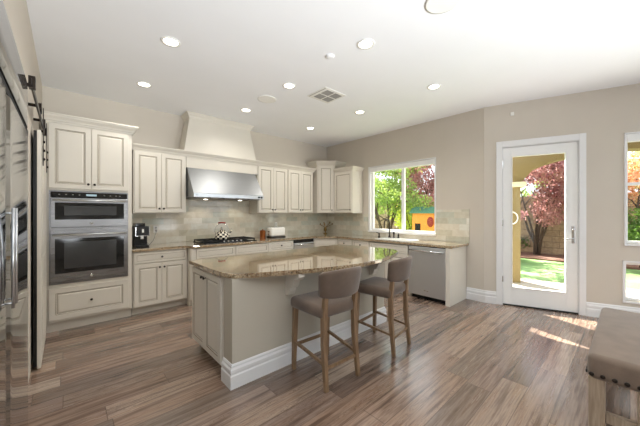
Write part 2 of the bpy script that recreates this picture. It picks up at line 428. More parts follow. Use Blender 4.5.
struct(bobj('wall_right', M['wall'], None, *[(XR, XR + T, a, b, c, d) for a, b, c, d in holed(1.52, YB, [(WY0, WY1, WZ0, WZ1)])]))
# patio wall, local frame: X along the wall from the bend, Y outward
PROT = math.atan2(PWd.y, PWd.x)
def patio(name, mats, parent, *boxes, bev=0):
    return bobj(name, mats, parent, *boxes, bev=bev, loc=(PB.x, PB.y, 0) if parent is None else (0, 0, 0), rotz=PROT if parent is None else 0)
DS0, DS1, DZ = .225, 1.108, 2.395
UW = (1.575, 2.50, 1.0, 2.42); LW = (1.56, 2.50, .26, .76)
struct(patio('wall_patio', M['wall'], None, *[(a, b, 0, T, c, d) for a, b, c, d in holed(-.02, PLEN, [(DS0 - .01, DS1 + .01, 0, DZ + .01), UW, LW, (3.0, 4.2, .26, 2.42)])]))
struct(bobj('wall_rear', M['wall'], None, *[(a, b, RY - T, RY, c, d) for a, b, c, d in holed(-4.15, PE.x + .1, [(-3.4, -1.8, .3, 2.4), (4.0, 5.9, .3, 2.4)])]))
struct(bobj('wall_living', M['wall'], None, *[(-4.15, -4.0, a, b, c, d) for a, b, c, d in holed(RY, 1.26, [(-1.6, .0, .9, 2.2)])]))

BASE = [(0, 0), (.024, 0), (.024, .10), (.018, .112), (.021, .13), (.021, .148), (.012, .165), (.012, .178), (.005, .19), (0, .19)]
def baseboard(name, path):
    bm = B(); sweep(bm, path, BASE); return struct(obj(name, bm, M['trim']))
def pp(s, o=0): q = PB + PWd * s - PN * -o * -1 if False else PB + PWd * s + PN * o; return (q.x, q.y)
# travel so that the room is on the right hand
# (from the bend end towards the door the room lies to the right when walking along -y ... +s)
baseboard('baseboard_right', [(XR, 1.795), (XR, 1.52), pp(.144)])
baseboard('baseboard_patio', [pp(1.183), pp(PLEN - .03)])
# ---- door
dr = thing('door_1', 'white patio door', 'door', (PB.x, PB.y, 0), PROT); del dr['label'], dr['category']; struct(dr)
patio('door_casing', M['trim'], dr, (.144, .222, -.018, .001, 0, 2.49), (1.111, 1.183, -.018, .001, 0, 2.49), (.2222, 1.1108, -.018, .001, 2.40, 2.49), bev=.003)
patio('door_jamb', M['trim'], dr, (.2155, .228, .001, T, 0, 2.40), (1.1055, 1.1175, .001, T, 0, 2.40), (.228, 1.1055, .001, T, 2.391, 2.404))
patio('threshold', M['iron'], dr, (.228, 1.1055, .0, T, 0.001, .018))
g0, g1, gz0, gz1 = .339, .984, .272, 2.262
patio('door_leaf', M['vinyl'], dr, (.231, g0, .012, .056, .02, 2.388), (g1, 1.102, .012, .056, .02, 2.388), (g0, g1, .012, .056, .02, gz0), (g0, g1, .012, .056, gz1, 2.388), bev=.002)
patio('glazing_bead', M['vinyl'], dr, (g0, g0 + .014, .004, .06, gz0, gz1), (g1 - .014, g1, .004, .06, gz0, gz1), (g0 + .014, g1 - .014, .004, .06, gz0, gz0 + .014), (g0 + .014, g1 - .014, .004, .06, gz1 - .014, gz1), bev=.002)
patio('glass', M['glass'], dr, (g0 + .01, g1 - .01, .03, .036, gz0 + .01, gz1 - .01))
hp = patio('door_handle', M['chrome'], dr, (1.035, 1.07, .004, .0125, .98, 1.22), bev=.003)
bm = B(); tube(bm, [(1.052, .006, 1.05), (1.052, -.045, 1.05), (1.03, -.055, 1.048), (.94, -.055, 1.04)], .0095); lathe(bm, [(.0, 0), (.02, 0), (.02, .012), (0, .014)], mat=Matrix.Translation((1.052, .006, 1.17)) @ Matrix.Rotation(R(90), 4, 'X'))
obj('lever', bm, M['chrome'], hp)
for z in (.35, 1.2, 2.1): patio('hinge', M['chrome'], dr, (.2225, .2345, -.004, .0125, z, z + .09))
# ---- windows
def window(name, ax, hole, depth0, mull, frame_parent_rot, loc, valance):
    a0, a1, z0, z1 = hole
    t = thing(name, 'x', 'x', loc, frame_parent_rot); del t['label'], t['category']; struct(t)
    fw = .035
    bobj('window_frame', M['vinyl'], t, (a0, a0 + fw, depth0, depth0 + .06, z0, z1), (a1 - fw, a1, depth0, depth0 + .06, z0, z1), (a0 + fw, a1 - fw, depth0, depth0 + .06, z0, z0 + fw), (a0 + fw, a1 - fw, depth0, depth0 + .06, z1 - fw, z1), *mull, bev=.003)
    bobj('glass', M['glass'], t, (a0 + .02, a1 - .02, depth0 + .03, depth0 + .035, z0 + .02, z1 - .02))
    return t
# kitchen window: local X runs to -y (to the right as seen), Y outward
kx0, kx1 = -WY1, -WY0
km = -3.00
k = window('window_1', 0, (kx0, kx1, WZ0, WZ1), .05, [(km - .028, km + .028, .04, .105, WZ0 + .036, WZ1 - .036)], 0, (XR, 0, 0), None)
k.rotation_euler = (0, 0, R(-90))
bobj('window_casing', M['trim'], k, (kx0 - .045, kx0 + .004, -.014, .05, WZ0 - .03, WZ1 + .01), (kx1 - .004, kx1 + .02, -.014, .05, WZ0 - .03, WZ1 + .01), (kx0 - .045, kx1 + .02, -.02, .05, WZ1 + .0101, WZ1 + .03), (kx0 - .045, kx1 + .02, -.03, .05, WZ0 - .04, WZ0 - .001), bev=.003)
bobj('shade_cassette', M['vinyl'], k, (kx0 + .003, kx1 - .003, -.02, .045, WZ1 - .085, WZ1 + .005), bev=.006)
bobj('sash_latch', M['vinyl'], k, (km - .05, km - .03, .03, .045, 1.66, 1.74), bev=.003)
uw = window('window_2', 0, UW, .06, [(UW[0] + .035, UW[1] - .035, .055, .12, 1.76, 1.80)], PROT, (PB.x, PB.y, 0), None)
bobj('window_casing', M['trim'], uw, (UW[0] - .02, UW[0] + .004, -.012, .06, UW[2] - .02, UW[3] + .02), (UW[1] - .004, UW[1] + .02, -.012, .06, UW[2] - .02, UW[3] + .02), (UW[0] - .02, UW[1] + .02, -.012, .06, UW[3] + .0001, UW[3] + .02), (UW[0] - .02, UW[1] + .02, -.02, .06, UW[2] - .025, UW[2] - .0001), bev=.003)
bobj('shade_cassette', M['vinyl'], uw, (UW[0] + .003, UW[1] - .003, -.015, .05, UW[3] - .10, UW[3] - .002), bev=.006)
lw = window('window_3', 0, LW, .06, [], PROT, (PB.x, PB.y, 0), None)
bobj('window_casing', M['trim'], lw, (LW[0] - .02, LW[0] + .004, -.012, .06, LW[2] - .02, LW[3] + .02), (LW[1] - .004, LW[1] + .02, -.012, .06, LW[2] - .02, LW[3] + .02), (LW[0] - .02, LW[1] + .02, -.012, .06, LW[3] + .0001, LW[3] + .02), (LW[0] - .02, LW[1] + .02, -.02, .06, LW[2] - .025, LW[2] - .0001), bev=.003)

# ---- backsplash tiles
zt = 1.385
t1 = bobj('tile_backsplash', M['tilex'], None, (.66, 1.4, YB - .012, YB - .0005, .909, zt), (1.4, 2.72, YB - .012, YB - .0005, .909, 1.9), (2.72, XR - .0125, YB - .012, YB - .0005, .909, zt))
tag(t1, 'cream and pale green glossy stone subway tile backsplash behind the cooktop', 'backsplash')
t2 = bobj('tile_backsplash', M['tiley'], None, (XR - .012, XR - .0005, 1.755, 2.31, .909, 1.46), (XR - .012, XR - .0005, 2.31, 3.815, .909, .988), (XR - .012, XR - .0005, 3.815, 5.116, .909, zt))
tag(t2, 'cream stone tile backsplash under and beside the kitchen window', 'backsplash')

# ------------------------------------------------------------------ cabinetry
def panel_front(name, w_, h_, parent, x, z, y=0.0, rail=.055, th=.02, raised=True, rings=None):
    """raised panel door or drawer front; local X right, Z up, front towards -Y; y = back plane of the door"""
    bm = B()
    if rings is None:
        rings = [(0, 0.003, 0), (.003, 0, 0), (rail, 0, 0), (rail + .005, .005, 1), (rail + .011, .009, 0), (rail + .016, .009, 1), (rail + .03, .002, 0), (rail + .034, .0018, 0)]
        if min(w_, h_) < 2 * (rail + .045):
            rr = min(w_, h_) * .22
            rings = [(0, .003, 0), (.003, 0, 0), (rr, 0, 0), (rr + .004, .005, 1), (rr + .008, .006, 0), (rr + .011, .004, 0)]
    loops = []
    for ins, dep, mi in rings:
        loops.append([bm.verts.new((a, -th + dep, c)) for a, c in ((ins, ins), (w_ - ins, ins), (w_ - ins, h_ - ins), (ins, h_ - ins))])
    for i in range(len(loops) - 1):
        for j in range(4):
            f = bm.faces.new((loops[i][j], loops[i][(j + 1) % 4], loops[i + 1][(j + 1) % 4], loops[i + 1][j])); f.material_index = rings[i + 1][2]
    bm.faces.new(loops[-1])
    back = [bm.verts.new((a, 0, c)) for a, c in ((0, 0), (w_, 0), (w_, h_), (0, h_))]
    bm.faces.new(back[::-1])
    for j in range(4): bm.faces.new((back[j], back[(j + 1) % 4], loops[0][(j + 1) % 4], loops[0][j]))
    return obj(name, bm, [M['cream'], M['glaze']], parent, (x, y, z))
def knob(parent, x, z, th=.02):
    bm = B(); lathe(bm, [(.006, 0), (.0055, .012), (.009, .016), (.014, .02), (.0145, .025), (.010, .030), (.0, .031)], 14, mat=Matrix.Translation((x, -th, z)) @ Matrix.Rotation(R(90), 4, 'X'))
    return obj('knob', bm, M['bronze'], parent)
def doors(t, x0, x1, z0, z1, n=2, kz='top', y=0, one='right', gap=.004):
    wd = (x1 - x0 - gap * (n - 1)) / n
    for i in range(n):
        d = panel_front('cabinet_door', wd, z1 - z0, t, x0 + i * (wd + gap), z0, y)
        if n == 2: kx = wd - .028 if i == 0 else .028
        else: kx = wd - .028 if one == 'right' else .028
        knob(d, kx, (z1 - z0 - .06) if kz == 'top' else .06)
def drawer(t, x0, x1, z0, z1, knobs=1, y=0):
    d = panel_front('drawer_front', x1 - x0, z1 - z0, t, x0, z0, y, rail=.04)
    if knobs: knob(d, (x1 - x0) / 2, (z1 - z0) / 2)
    return d
def base_cab(label, loc, rotz, w_, layout, depth=.60, sides=True, top=.867, group=None):
    t = thing('base_cabinet', label, 'cabinet', loc, rotz, group)
    bobj('cabinet_body', M['cream'], t, (0, w_, 0, depth, .10, top), (0.0, w_, .07, depth, 0, .10))
    layout(t, w_); return t
def upper_cab(label, loc, rotz, w_, h_, n, depth=.335, group=None, one='right'):
    t = thing('wall_cabinet', label, 'cabinet', loc, rotz, group)
    bobj('cabinet_body', M['cream'], t, (0, w_, 0, depth, 0, h_))
    doors(t, .012, w_ - .012, .012, h_ - .02, n, 'bottom', one=one); return t
CROWN = [(0, 0), (.010, 0), (.012, .012), (.020, .018), (.026, .034), (.046, .058), (.050, .070), (.060, .074), (.060, .088), (0, .088)]
def crown(bm, path, z, s=1.0, closed=False):
    sweep(bm, path, [(o * s, z + q * s) for o, q in CROWN], closed)

# ---- tall oven cabinet
TX0, TX1, TY = -.205, .657, 4.50
t = thing('oven_cabinet', 'tall cream cabinet holding the double wall ovens', 'cabinet', (TX0, TY, 0), 0)
wT = TX1 - TX0; dT = YB - TY - .004
ox0, ox1 = -.146 - TX0, .614 - TX0
bobj('cabinet_body', M['cream'], t, (0, ox0, 0, dT, .12, 2.47), (ox1, wT, 0, dT, .12, 2.47), (ox0, ox1, 0, dT, .12, .56), (ox0, ox1, 0, dT, 1.668, 2.47), (ox0, ox1, dT - .05, dT, .56, 1.668), (.0, wT, .06, dT, 0, .12))
doors(t, .055, wT - .04, 1.69, 2.44, 2, 'bottom')
d = panel_front('drawer_front', wT - .095, .37, t, .055, .15, 0, rail=.06); knob(d, (wT - .095) / 2, .185)
bm = B(); crown(bm, [(0.0, 0), (wT, 0), (wT, dT)], 2.455, 1.15); obj('crown_molding', bm, M['cream'], t)
# ---- double oven
ov = thing('double_wall_oven', 'stainless double wall oven with black glass doors and bar handles', 'oven', (-.146, TY, .562), 0)
oW = .76
bobj('oven_body', M['dark'], ov, (.02, oW - .02, .0, .5, .02, 1.09))
bobj('trim_frame', M['steeloven'], ov, (0, .012, -.012, .02, 0, 1.10), (oW - .012, oW, -.012, .02, 0, 1.10), (.012, oW - .012, -.012, .02, 0, .02), (.012, oW - .012, -.012, .02, .638, .664), (.012, oW - .012, -.012, .02, 1.088, 1.10))
cp = bobj('control_panel', M['blackglass'], ov, (.012, oW - .012, -.03, .0, 1.022, 1.088), bev=.003)
bobj('display', emit('oven_display', '#8fa6b0', .4), cp, (.33, .43, -.0315, -.0301, 1.045, 1.068))
for x in (.08, .14, .20, .26, .50, .56, .62, .66): bobj('button', M['ventgrey'], cp, (x, x + .014, -.0312, -.0301, 1.052, 1.06))
for nm, z0, z1, g0_, g1_ in (('upper', .668, 1.018, .76, .962), ('lower', .026, .642, .13, .535)):
    dd = bobj('oven_door', M['steeloven'], ov, (.012, oW - .012, -.035, .0, z0, z1), bev=.004)
    bobj('door_glass', M['blackglass'], dd, (.05, oW - .05, -.038, -.0351, g0_, g1_), bev=.001)
    bobj('glass_window', plain('oven_window_glass', '#3a3b3c', .12, 0, .1, 6), dd, (.13, oW - .13, -.0392, -.0381, g0_ + .05, g1_ - .04))
    hz = z1 - (.03 if nm == 'upper' else .062)
    bm = B(); tube(bm, [(.03, -.08, hz), (oW - .03, -.08, hz)], .011, 12)
    for x in (.06, oW - .06): tube(bm, [(x, -.034, hz), (x, -.08, hz)], .009, 10)
    obj('door_handle', bm, M['steel'], dd)
    bm = B(); lathe(bm, [(.014, 0), (.014, .002), (.0, .002)], 18, mat=Matrix.Translation((oW / 2, -.035, z0 + .045)) @ Matrix.Rotation(R(90), 4, 'X'))
    obj('round_badge', bm, M['chrome'], dd)

# ---- base run along the back wall
def lay_dd(n=2, knobs=1):
    def f(t, w_):
        drawer(t, .014, w_ - .014, .705, .852, knobs)
        doors(t, .014, w_ - .014, .115, .693, n, 'top')
    return f
BY = 4.52; BMP = 4.385
base_cab('cream base cabinet with one drawer and two doors under the coffee machine', (.668, BY, 0), 0, .70, lay_dd(), YB - BY - .004)
def lay_cook(t, w_):
    m = w_ / 2
    for a in (.008, w_ - .07): bobj('pilaster', M['cream'], t, (a, a + .062, -.014, 0, .10, .86), bev=.004)
    for a, b in ((.08, m - .012), (m + .012, w_ - .08)):
        drawer(t, a, b, .705, .852, 0); drawer(t, a, b, .415, .693); drawer(t, a, b, .115, .403)
base_cab('wide cream drawer cabinet bumped forward under the gas cooktop', (1.372, BMP, 0), 0, 1.40, lay_cook, YB - BMP - .004)
base_cab('cream base cabinet with knobbed drawer between cooktop cabinet and steel drawer appliance', (2.776, BY, 0), 0, .58, lay_dd(), YB - BY - .004)
mw = thing('microwave_drawer', 'stainless built-in drawer appliance under the back counter', 'appliance', (3.36, BY, .0), 0)
bobj('appliance_body', M['cream'], mw, (0, .54, .0, .55, .1, .867), (0, .54, .07, .55, 0, .1))
bobj('drawer_front', M['steel'], mw, (.012, .528, -.025, 0, .40, .79), bev=.004)
bobj('control_panel', M['blackglass'], mw, (.012, .528, -.02, 0, .795, .86), bev=.002)
bm = B(); tube(bm, [(.04, -.07, .765), (.5, -.07, .765)], .012, 10)
for x in (.08, .46): tube(bm, [(x, -.02, .765), (x, -.07, .765)], .009, 8)
obj('drawer_handle', bm, M['chrome'], mw)
# diagonal corner base
DC0, DC1 = (3.91, 4.52), (4.27, 4.16)
t = thing('corner_base_cabinet', 'cream diagonal corner base cabinet below the brass ornament', 'cabinet', (DC0[0], DC0[1], 0), R(-45))
Ld = math.hypot(DC1[0] - DC0[0], DC1[1] - DC0[1])
bm = B()
inv = Matrix.Rotation(R(45), 4, 'Z') @ Matrix.Translation((-DC0[0], -DC0[1], 0))
prism(bm, [(DC0[0] + .003, DC0[1]), (DC1[0], DC1[1] + .003), (4.866, 4.163), (4.866, 5.126), (3.913, 5.126)], .1, .867, mat=inv)
prism(bm, [(DC0[0] + .05, DC0[1] + .06), (DC1[0] + .06, DC1[1] + .05), (4.866, 4.2), (4.866, 5.126), (3.95, 5.126)], 0, .1, mat=inv)
obj('cabinet_body', bm, M['cream'], t)
drawer(t, .014, Ld - .014, .705, .852, 0); doors(t, .014, Ld - .014, .115, .693, 1, 'top')
# right run (faces -x)
RX = 4.27; RD = XR - RX - .004
base_cab('cream base cabinet with drawer on window wall next to the diagonal corner', (RX, 4.155, 0), R(-90), .42, lay_dd(1), RD)
base_cab('cream base cabinet with drawer left of the sink cabinet', (RX, 3.73, 0), R(-90), .42, lay_dd(1), RD)
def lay_sink(t, w_):
    drawer(t, .014, w_ - .014, .705, .852, 0); doors(t, .014, w_ - .014, .115, .693, 2, 'top')
base_cab('cream sink cabinet left of the dishwasher', (RX, 3.305, 0), R(-90), .815, lay_sink, RD, top=.70)
# dishwasher
dw = thing('dishwasher', 'stainless dishwasher with bar handle beside the cream end panel', 'dishwasher', (RX, 2.485, 0), R(-90))
bobj('dishwasher_body', M['dark'], dw, (.004, .616, 0, .56, .10, .86), (.02, .60, .06, .56, .0, .10))
bobj('dishwasher_door', steel('dishwasher_steel', '#d9dbde', .46, (60, 1, 60)), dw, (.006, .614, -.03, 0, .075, .855), bev=.004)
bobj('control_strip', M['blackglass'], dw, (.01, .61, -.028, 0, .856, .866))
bm = B(); tube(bm, [(.035, -.075, .795), (.585, -.075, .795)], .012, 12)
for x in (.06, .56): tube(bm, [(x, -.028, .795), (x, -.075, .795)], .009, 10)
obj('door_handle', bm, M['chrome'], dw)
bobj('badge', M['chrome'], dw, (.27, .35, -.0315, -.0301, .155, .168))
ep = bobj('end_panel', M['cream'], None, (4.235, 4.866, 1.80, 1.864, 0, .867))
tag(ep, 'cream cabinet end panel closing the counter right of the dishwasher', 'panel')
# counter, one slab wrapping both walls
def arc(cx, cy, r, a0, a1, n=5): return [(cx + r * math.cos(R(a0 + (a1 - a0) * i / n)), cy + r * math.sin(R(a0 + (a1 - a0) * i / n))) for i in range(n + 1)]
SX0, SX1, SY0, SY1 = 4.36, 4.72, 2.56, 3.24     # sink opening
outline = [(.66, 5.118), (.66, 4.487), (1.33, 4.487), (1.36, 4.47), (1.38, 4.37), (1.40, 4.352), (2.74, 4.352), (2.765, 4.37), (2.785, 4.47), (2.815, 4.487), (3.88, 4.487), (4.235, 4.135), (4.235, 1.775), (4.245, 1.765), (4.866, 1.765)]
bm = B()
prism(bm, outline + [(4.866, 5.118)], .868, .908, bev=.008)
ct = obj('worktop', bm, M['granite'])
tag(ct, 'speckled beige granite counter wrapping the back wall and the window wall', 'countertop')
cut = bobj('sink_cutter', M['granite'], None, (SX0, SX1, SY0, SY1, .80, .95), bev=.03)
md = ct.modifiers.new('cut', 'BOOLEAN'); md.operation = 'DIFFERENCE'; md.object = cut; md.solver = 'EXACT'
dg = bpy.context.evaluated_depsgraph_get(); me = bpy.data.meshes.new_from_object(ct.evaluated_get(dg)); ct.modifiers.clear(); ct.data = me
bpy.data.objects.remove(cut)
sk = thing('sink', 'white kitchen sink set into the granite below the window', 'sink', ((SX0 + SX1) / 2, (SY0 + SY1) / 2, .72))
hx, hy = (SX1 - SX0) / 2, (SY1 - SY0) / 2
bobj('basin', M['white'], sk, (-hx + .001, -hx + .015, -hy + .001, hy - .001, 0, .186), (hx - .015, hx - .001, -hy + .001, hy - .001, 0, .186), (-hx + .015, hx - .015, -hy + .001, -hy + .015, 0, .186), (-hx + .015, hx - .015, hy - .015, hy - .001, 0, .186), (-hx + .015, hx - .015, -hy + .015, hy - .015, 0, .014))
bobj('rim', M['white'], sk, (-hx - .012, -hx + .02, -hy - .012, hy + .012, .1885, .196), (hx - .02, hx + .012, -hy - .012, hy + .012, .1885, .196), (-hx + .02, hx - .02, -hy - .012, -hy + .02, .1885, .196), (-hx + .02, hx - .02, hy - .02, hy + .012, .1885, .196), bev=.003)
bm = B(); lathe(bm, [(.03, .0142), (.03, .017), (.0, .018)], 20); obj('drain', bm, M['chrome'], sk)
# faucet
fc = thing('faucet', 'black gooseneck kitchen faucet with two lever handles under the window', 'faucet', (4.785, 3.22, .908))
bm = B(); lathe(bm, [(.028, 0), (.028, .012), (.018, .03), (.015, .05)], 18)
tube(bm, [(0, 0, .04), (0, 0, .26)] + [(-.09 + .09 * math.cos(R(a)), 0, .28 + .09 * math.sin(R(a))) for a in range(0, 181, 20)] + [(-.18, 0, .20)], .012, 12); obj('spout', bm, M['bronze'], fc)
for yy in (.25, -.20):
    bm = B(); lathe(bm, [(.024, 0), (.024, .01), (.014, .03), (.016, .06), (.01, .085)], 16, mat=Matrix.Translation((0, yy, 0)))
    tube(bm, [(0, yy, .075), (-.05, yy + (.03 if yy > 0 else -.03), .095)], .007, 8); obj('lever_handle', bm, M['bronze'], fc)
bm = B(); lathe(bm, [(.02, 0), (.02, .01), (.013, .02), (.013, .07), (.018, .08), (.018, .12), (.0, .125)], 14, mat=Matrix.Translation((0, -.1, 0))); obj('side_spray', bm, M['bronze'], fc)

# ---- upper cabinets
UZ0, UZ1, UY = 1.395, 2.32, 4.79
upper_cab('cream two-door wall cabinet left of the range hood', (.715, UY, UZ0), 0, .715, UZ1 - UZ0, 2)
upper_cab('cream two-door wall cabinet immediately right of the range hood', (2.72, UY, UZ0), 0, .695, UZ1 - UZ0, 2)
upper_cab('cream two-door wall cabinet between hood-side cabinet and tall corner cabinet', (3.42, UY, UZ0), 0, .695, UZ1 - UZ0, 2)
hpnl = bobj('filler_board', M['cream'], None, (1.434, 2.716, UY + .002, YB - .002, 2.137, UZ1)); tag(hpnl, 'flat cream board filling the gap above the range hood', 'board')
bm = B(); crown(bm, [(.66, UY - .001), (4.118, UY - .001), (4.118, 5.12)], UZ1 - .012, 1.0)
cm = obj('crown_molding', bm, M['cream']); tag(cm, 'long cream crown molding over the back wall cabinets and hood', 'molding')
bobj('cornice_top', M['cream'], cm, (.662, 4.116, UY, YB - .002, UZ1 + .0005, UZ1 + .07))
# tall diagonal corner wall cabinet
C0, C1 = (4.262, 4.80), (4.54, 4.522)
t = thing('corner_wall_cabinet', 'taller cream diagonal wall cabinet in the room corner', 'cabinet', (C0[0], C0[1], UZ0), R(-45))
inv = Matrix.Rotation(R(45), 4, 'Z') @ Matrix.Translation((-C0[0], -C0[1], 0))
bm = B(); prism(bm, [C0, C1, (4.866, 4.522), (4.866, 5.126), (4.262, 5.126)], 0, 1.11, mat=inv); obj('cabinet_body', bm, M['cream'], t)
Lc = math.hypot(C1[0] - C0[0], C1[1] - C0[1]); doors(t, .03, Lc - .03, .012, 1.08, 1, 'bottom')
bm = B(); q = [inv @ Vector((p[0], p[1], 0)) for p in ((4.262, 5.12), C0, C1, (4.866, 4.522))]
crown(bm, [(p.x, p.y) for p in q], 1.085, 1.15); obj('crown_molding', bm, M['cream'], t)
bobj('filler', M['cream'], t, (0, 0, 0, 0, 0, 0)) if False else None
# right-wall wall cabinet
uc = upper_cab('cream single-door wall cabinet beside the kitchen window', (4.54, 4.515, UZ0), R(-90), .54, UZ1 - UZ0, 1, .326, one='right')
bm = B(); crown(bm, [(0, 0), (.54, 0), (.54, .32)], UZ1 - UZ0 - .012, 1.0); obj('crown_molding', bm, M['cream'], uc)

# ---- hood
HX0, HX1 = 1.447, 2.665
hd = thing('range_hood', 'wide stainless range hood with slanted front over the cooktop', 'range hood', (HX0, UY, 1.62))
hw = HX1 - HX0
bm = B()
prof = [(.325, .03), (.325, .515), (.0, .515), (-.31, .095), (-.31, .03)]
a = [bm.verts.new((0, y, z)) for y, z in prof]; b = [bm.verts.new((hw, y, z)) for y, z in prof]
bm.faces.new(a[::-1]); bm.faces.new(b)
for i in range(5): bm.faces.new((a[i], a[(i + 1) % 5], b[(i + 1) % 5], b[i]))
obj('hood_shell', bm, M['steelhood'], hd)
bobj('front_lip', M['steel'], hd, (-.002, hw + .002, -.32, -.309, .028, .088), bev=.003)
bobj('filter', M['ventgrey'], hd, *[(.05 + i * .23, .25 + i * .23, -.26, .25, .012, .03) for i in range(5)])
for i in range(2):
    bm = B(); lathe(bm, [(.016, 0), (.016, .018), (.012, .022), (0, .022)], 16, mat=Matrix.Translation((hw - .10 + i * .055, -.32, .058)) @ Matrix.Rotation(R(90), 4, 'X')); obj('control_knob', bm, M['black'], hd)
bobj('badge', M['chrome'], hd, (.03, .06, -.3215, -.3201, .05, .066))
for x in (.3, hw - .3):
    bm = B(); lathe(bm, [(.03, .006), (.03, .012), (0, .012)], 14, mat=Matrix.Translation((x, -.285 + .3, 0))); obj('hood_lamp', bm, M['lamp'], hd)
    light('hood_lamp_light', 'SPOT', (HX0 + x, UY + .1, 1.60), 1.6, (1, .82, .6), (0, 0, 0), spot_size=R(140), spot_blend=.6, shadow_soft_size=.04)
# plaster chimney above
bm = B()
lo = [(1.405, 4.792), (2.69, 4.792), (2.69, YB), (1.405, YB)]; hi = [(1.51, 4.855), (2.585, 4.855), (2.585, YB), (1.51, YB)]
zl, zh = 2.40, 3.0
L = [bm.verts.new((*p, zl)) for p in lo]; Hh = [bm.verts.new((*p, zh)) for p in hi]
bm.faces.new(L[::-1]); bm.faces.new(Hh)
for i in range(4): bm.faces.new((L[i], L[(i + 1) % 4], Hh[(i + 1) % 4], Hh[i]))
ch = thing('hood_chimney', 'tapered cream chimney cover above the range hood reaching the ceiling', 'chimney')
obj('chimney_body', bm, M['cream'], ch)
bm = B(); crown(bm, [(1.51, YB - .003), (1.51, 4.855), (2.585, 4.855), (2.585, YB - .003)], 2.955, 1.1); obj('chimney_crown', bm, M['cream'], ch)

# ------------------------------------------------------------------ island
IX0, IX1, IY0, IY1 = .985, 3.05, 2.135, 3.05
isl = thing('kitchen_island', 'greige kitchen island with white baseboard and cream doors on its end', 'island', (IX0, IY0, 0))
iw, idp = IX1 - IX0, IY1 - IY0
bobj('island_body', M['island'], isl, (0, iw, 0, .16, 0, .867), (.012, iw, .16, idp, .10, .867), (.07, iw, .16, idp, 0, .10))
bm = B(); sweep(bm, [(0.0, .16), (0, 0), (iw, 0), (iw, .16)][::1], [(-o if False else o, z) for o, z in BASE]); obj('island_baseboard', bm, M['trim'], isl)
es = bpy.data.objects.new('end_cabinet', None)
bobj('cabinet_end', M['cream'], isl, (.0, .0118, .17, idp, .10, .867))
ed = []
for i in range(2):
    wd = (idp - .17 - .03) / 2
    d = panel_front('cabinet_door', wd - .004, .735, isl, 0, 0, 0, rail=.05); d.rotation_euler = (0, 0, R(-90)); d.location = (0, idp - .012 - i * wd, .115)
    knob(d, wd - .034 if i == 0 else .03, .68)
for i, x in enumerate((.515, 1.76)):
    bm = B(); pr = [(0, .865), (-.20, .865), (-.20, .835), (-.185, .815), (-.165, .805), (-.145, .81), (-.13, .785), (-.115, .75), (-.095, .725), (-.075, .725), (-.07, .69), (-.05, .655), (0, .645)]
    a = [bm.verts.new((x, y, z)) for y, z in pr]; b = [bm.verts.new((x + .07, y, z)) for y, z in pr]
    bm.faces.new(a); bm.faces.new(b[::-1])
    for j in range(len(pr)): bm.faces.new((a[j], a[(j + 1) % len(pr)], b[(j + 1) % len(pr)], b[j]))
    obj('corbel', bm, M['cream'], isl)
ctrl = [(.945, 3.07), (.945, 2.45), (.955, 2.30), (.975, 2.19), (1.01, 2.135), (1.10, 2.09), (1.346, 1.99), (1.52, 1.925), (1.69, 1.865), (1.875, 1.81), (2.123, 1.77), (2.33, 1.765), (2.52, 1.795), (2.77, 1.85), (3.02, 1.94), (3.18, 2.01), (3.27, 2.08), (3.31, 2.18), (3.31, 2.35), (3.28, 2.6), (3.24, 2.85), (3.2, 3.07)]
bm = B(); prism(bm, ctrl, .868, .908, bev=.009)
it = obj('island_worktop', bm, M['granite']); tag(it, 'glossy speckled granite island top with a bowed front edge', 'countertop')

# ------------------------------------------------------------------ bar stools
def make_stool(label, loc, rot):
    t = thing('bar_stool', label, 'stool', loc, rot)
    # local: front (towards island) +y, back -y
    bm = B(); vs = box(bm, -.22, .22, -.20, .23, .555, .655, bev=.038, seg=4)
    for v in bm.verts:
        if v.co.z > .60: v.co.z += .03 * (1 - (v.co.x / .22) ** 2) * (1 - ((v.co.y - .015) / .22) ** 2)
        k_ = 1 - .10 * (v.co.y > .1) * 0; v.co.x *= 1 + .05 * ((v.co.y) / .22)
    smoothed(obj('seat', bm, M['fabric'], t), 60)
    # curved back
    bm = B(); n = 14; rings = []
    for i in range(n + 1):
        u = -1 + 2 * i / n; x = .235 * u; yb = -.25 + .07 * u * u
        zt_ = .955 - .018 * u * u - (.012 if abs(u) == 1 else 0); zb_ = .715 + .012 * u * u + (.012 if abs(u) == 1 else 0)
        th = .055 if abs(u) < .99 else .03
        ring = []
        for k_ in range(12):
            aa = 2 * PI * k_ / 12; cy = math.copysign(abs(math.cos(aa)) ** .6, math.cos(aa)); cz = math.copysign(abs(math.sin(aa)) ** .35, math.sin(aa))
            z = (zt_ + zb_) / 2 + (zt_ - zb_) / 2 * cz
            ring.append(bm.verts.new((x * (1 - .10 * (.96 - z) / .25), yb + th / 2 * cy - .12 * (z - .7), z)))
        rings.append(ring)
    for i in range(n):
        for k_ in range(12): bm.faces.new((rings[i][k_], rings[i][(k_ + 1) % 12], rings[i + 1][(k_ + 1) % 12], rings[i + 1][k_]))
    bm.faces.new(rings[0]); bm.faces.new(rings[-1])
    smoothed(obj('backrest', bm, M['fabric'], t), 60)
    # front legs
    for s in (-1, 1):
        bm = B(); tube(bm, [(s * .195, .205, 0), (s * .187, .19, .565)], [.021, .029], 4, square=True); obj('leg', bm, M['oak'], t)
        bm = B(); tube(bm, [(s * .180, -.225, 0), (s * .174, -.19, .35), (s * .170, -.187, .58), (s * .168, -.212, .80)], [.021, .028, .029, .022], 4, square=True); obj('leg', bm, M['oak'], t)
    def bar(p, q, r=.015):
        bm = B(); tube(bm, [p, q], r, 4, square=True); obj('stretcher', bm, M['oak'], t)
    bar((-.19, .20, .22), (.19, .20, .22)); bar((-.175, -.207, .17), (.175, -.207, .17))
    bar((-.190, .20, .25), (-.176, -.20, .20)); bar((.190, .20, .25), (.176, -.20, .20))
    return t
s1 = make_stool('taupe upholstered bar stool nearest the camera at the island', (1.70, 1.81, 0), R(-3))
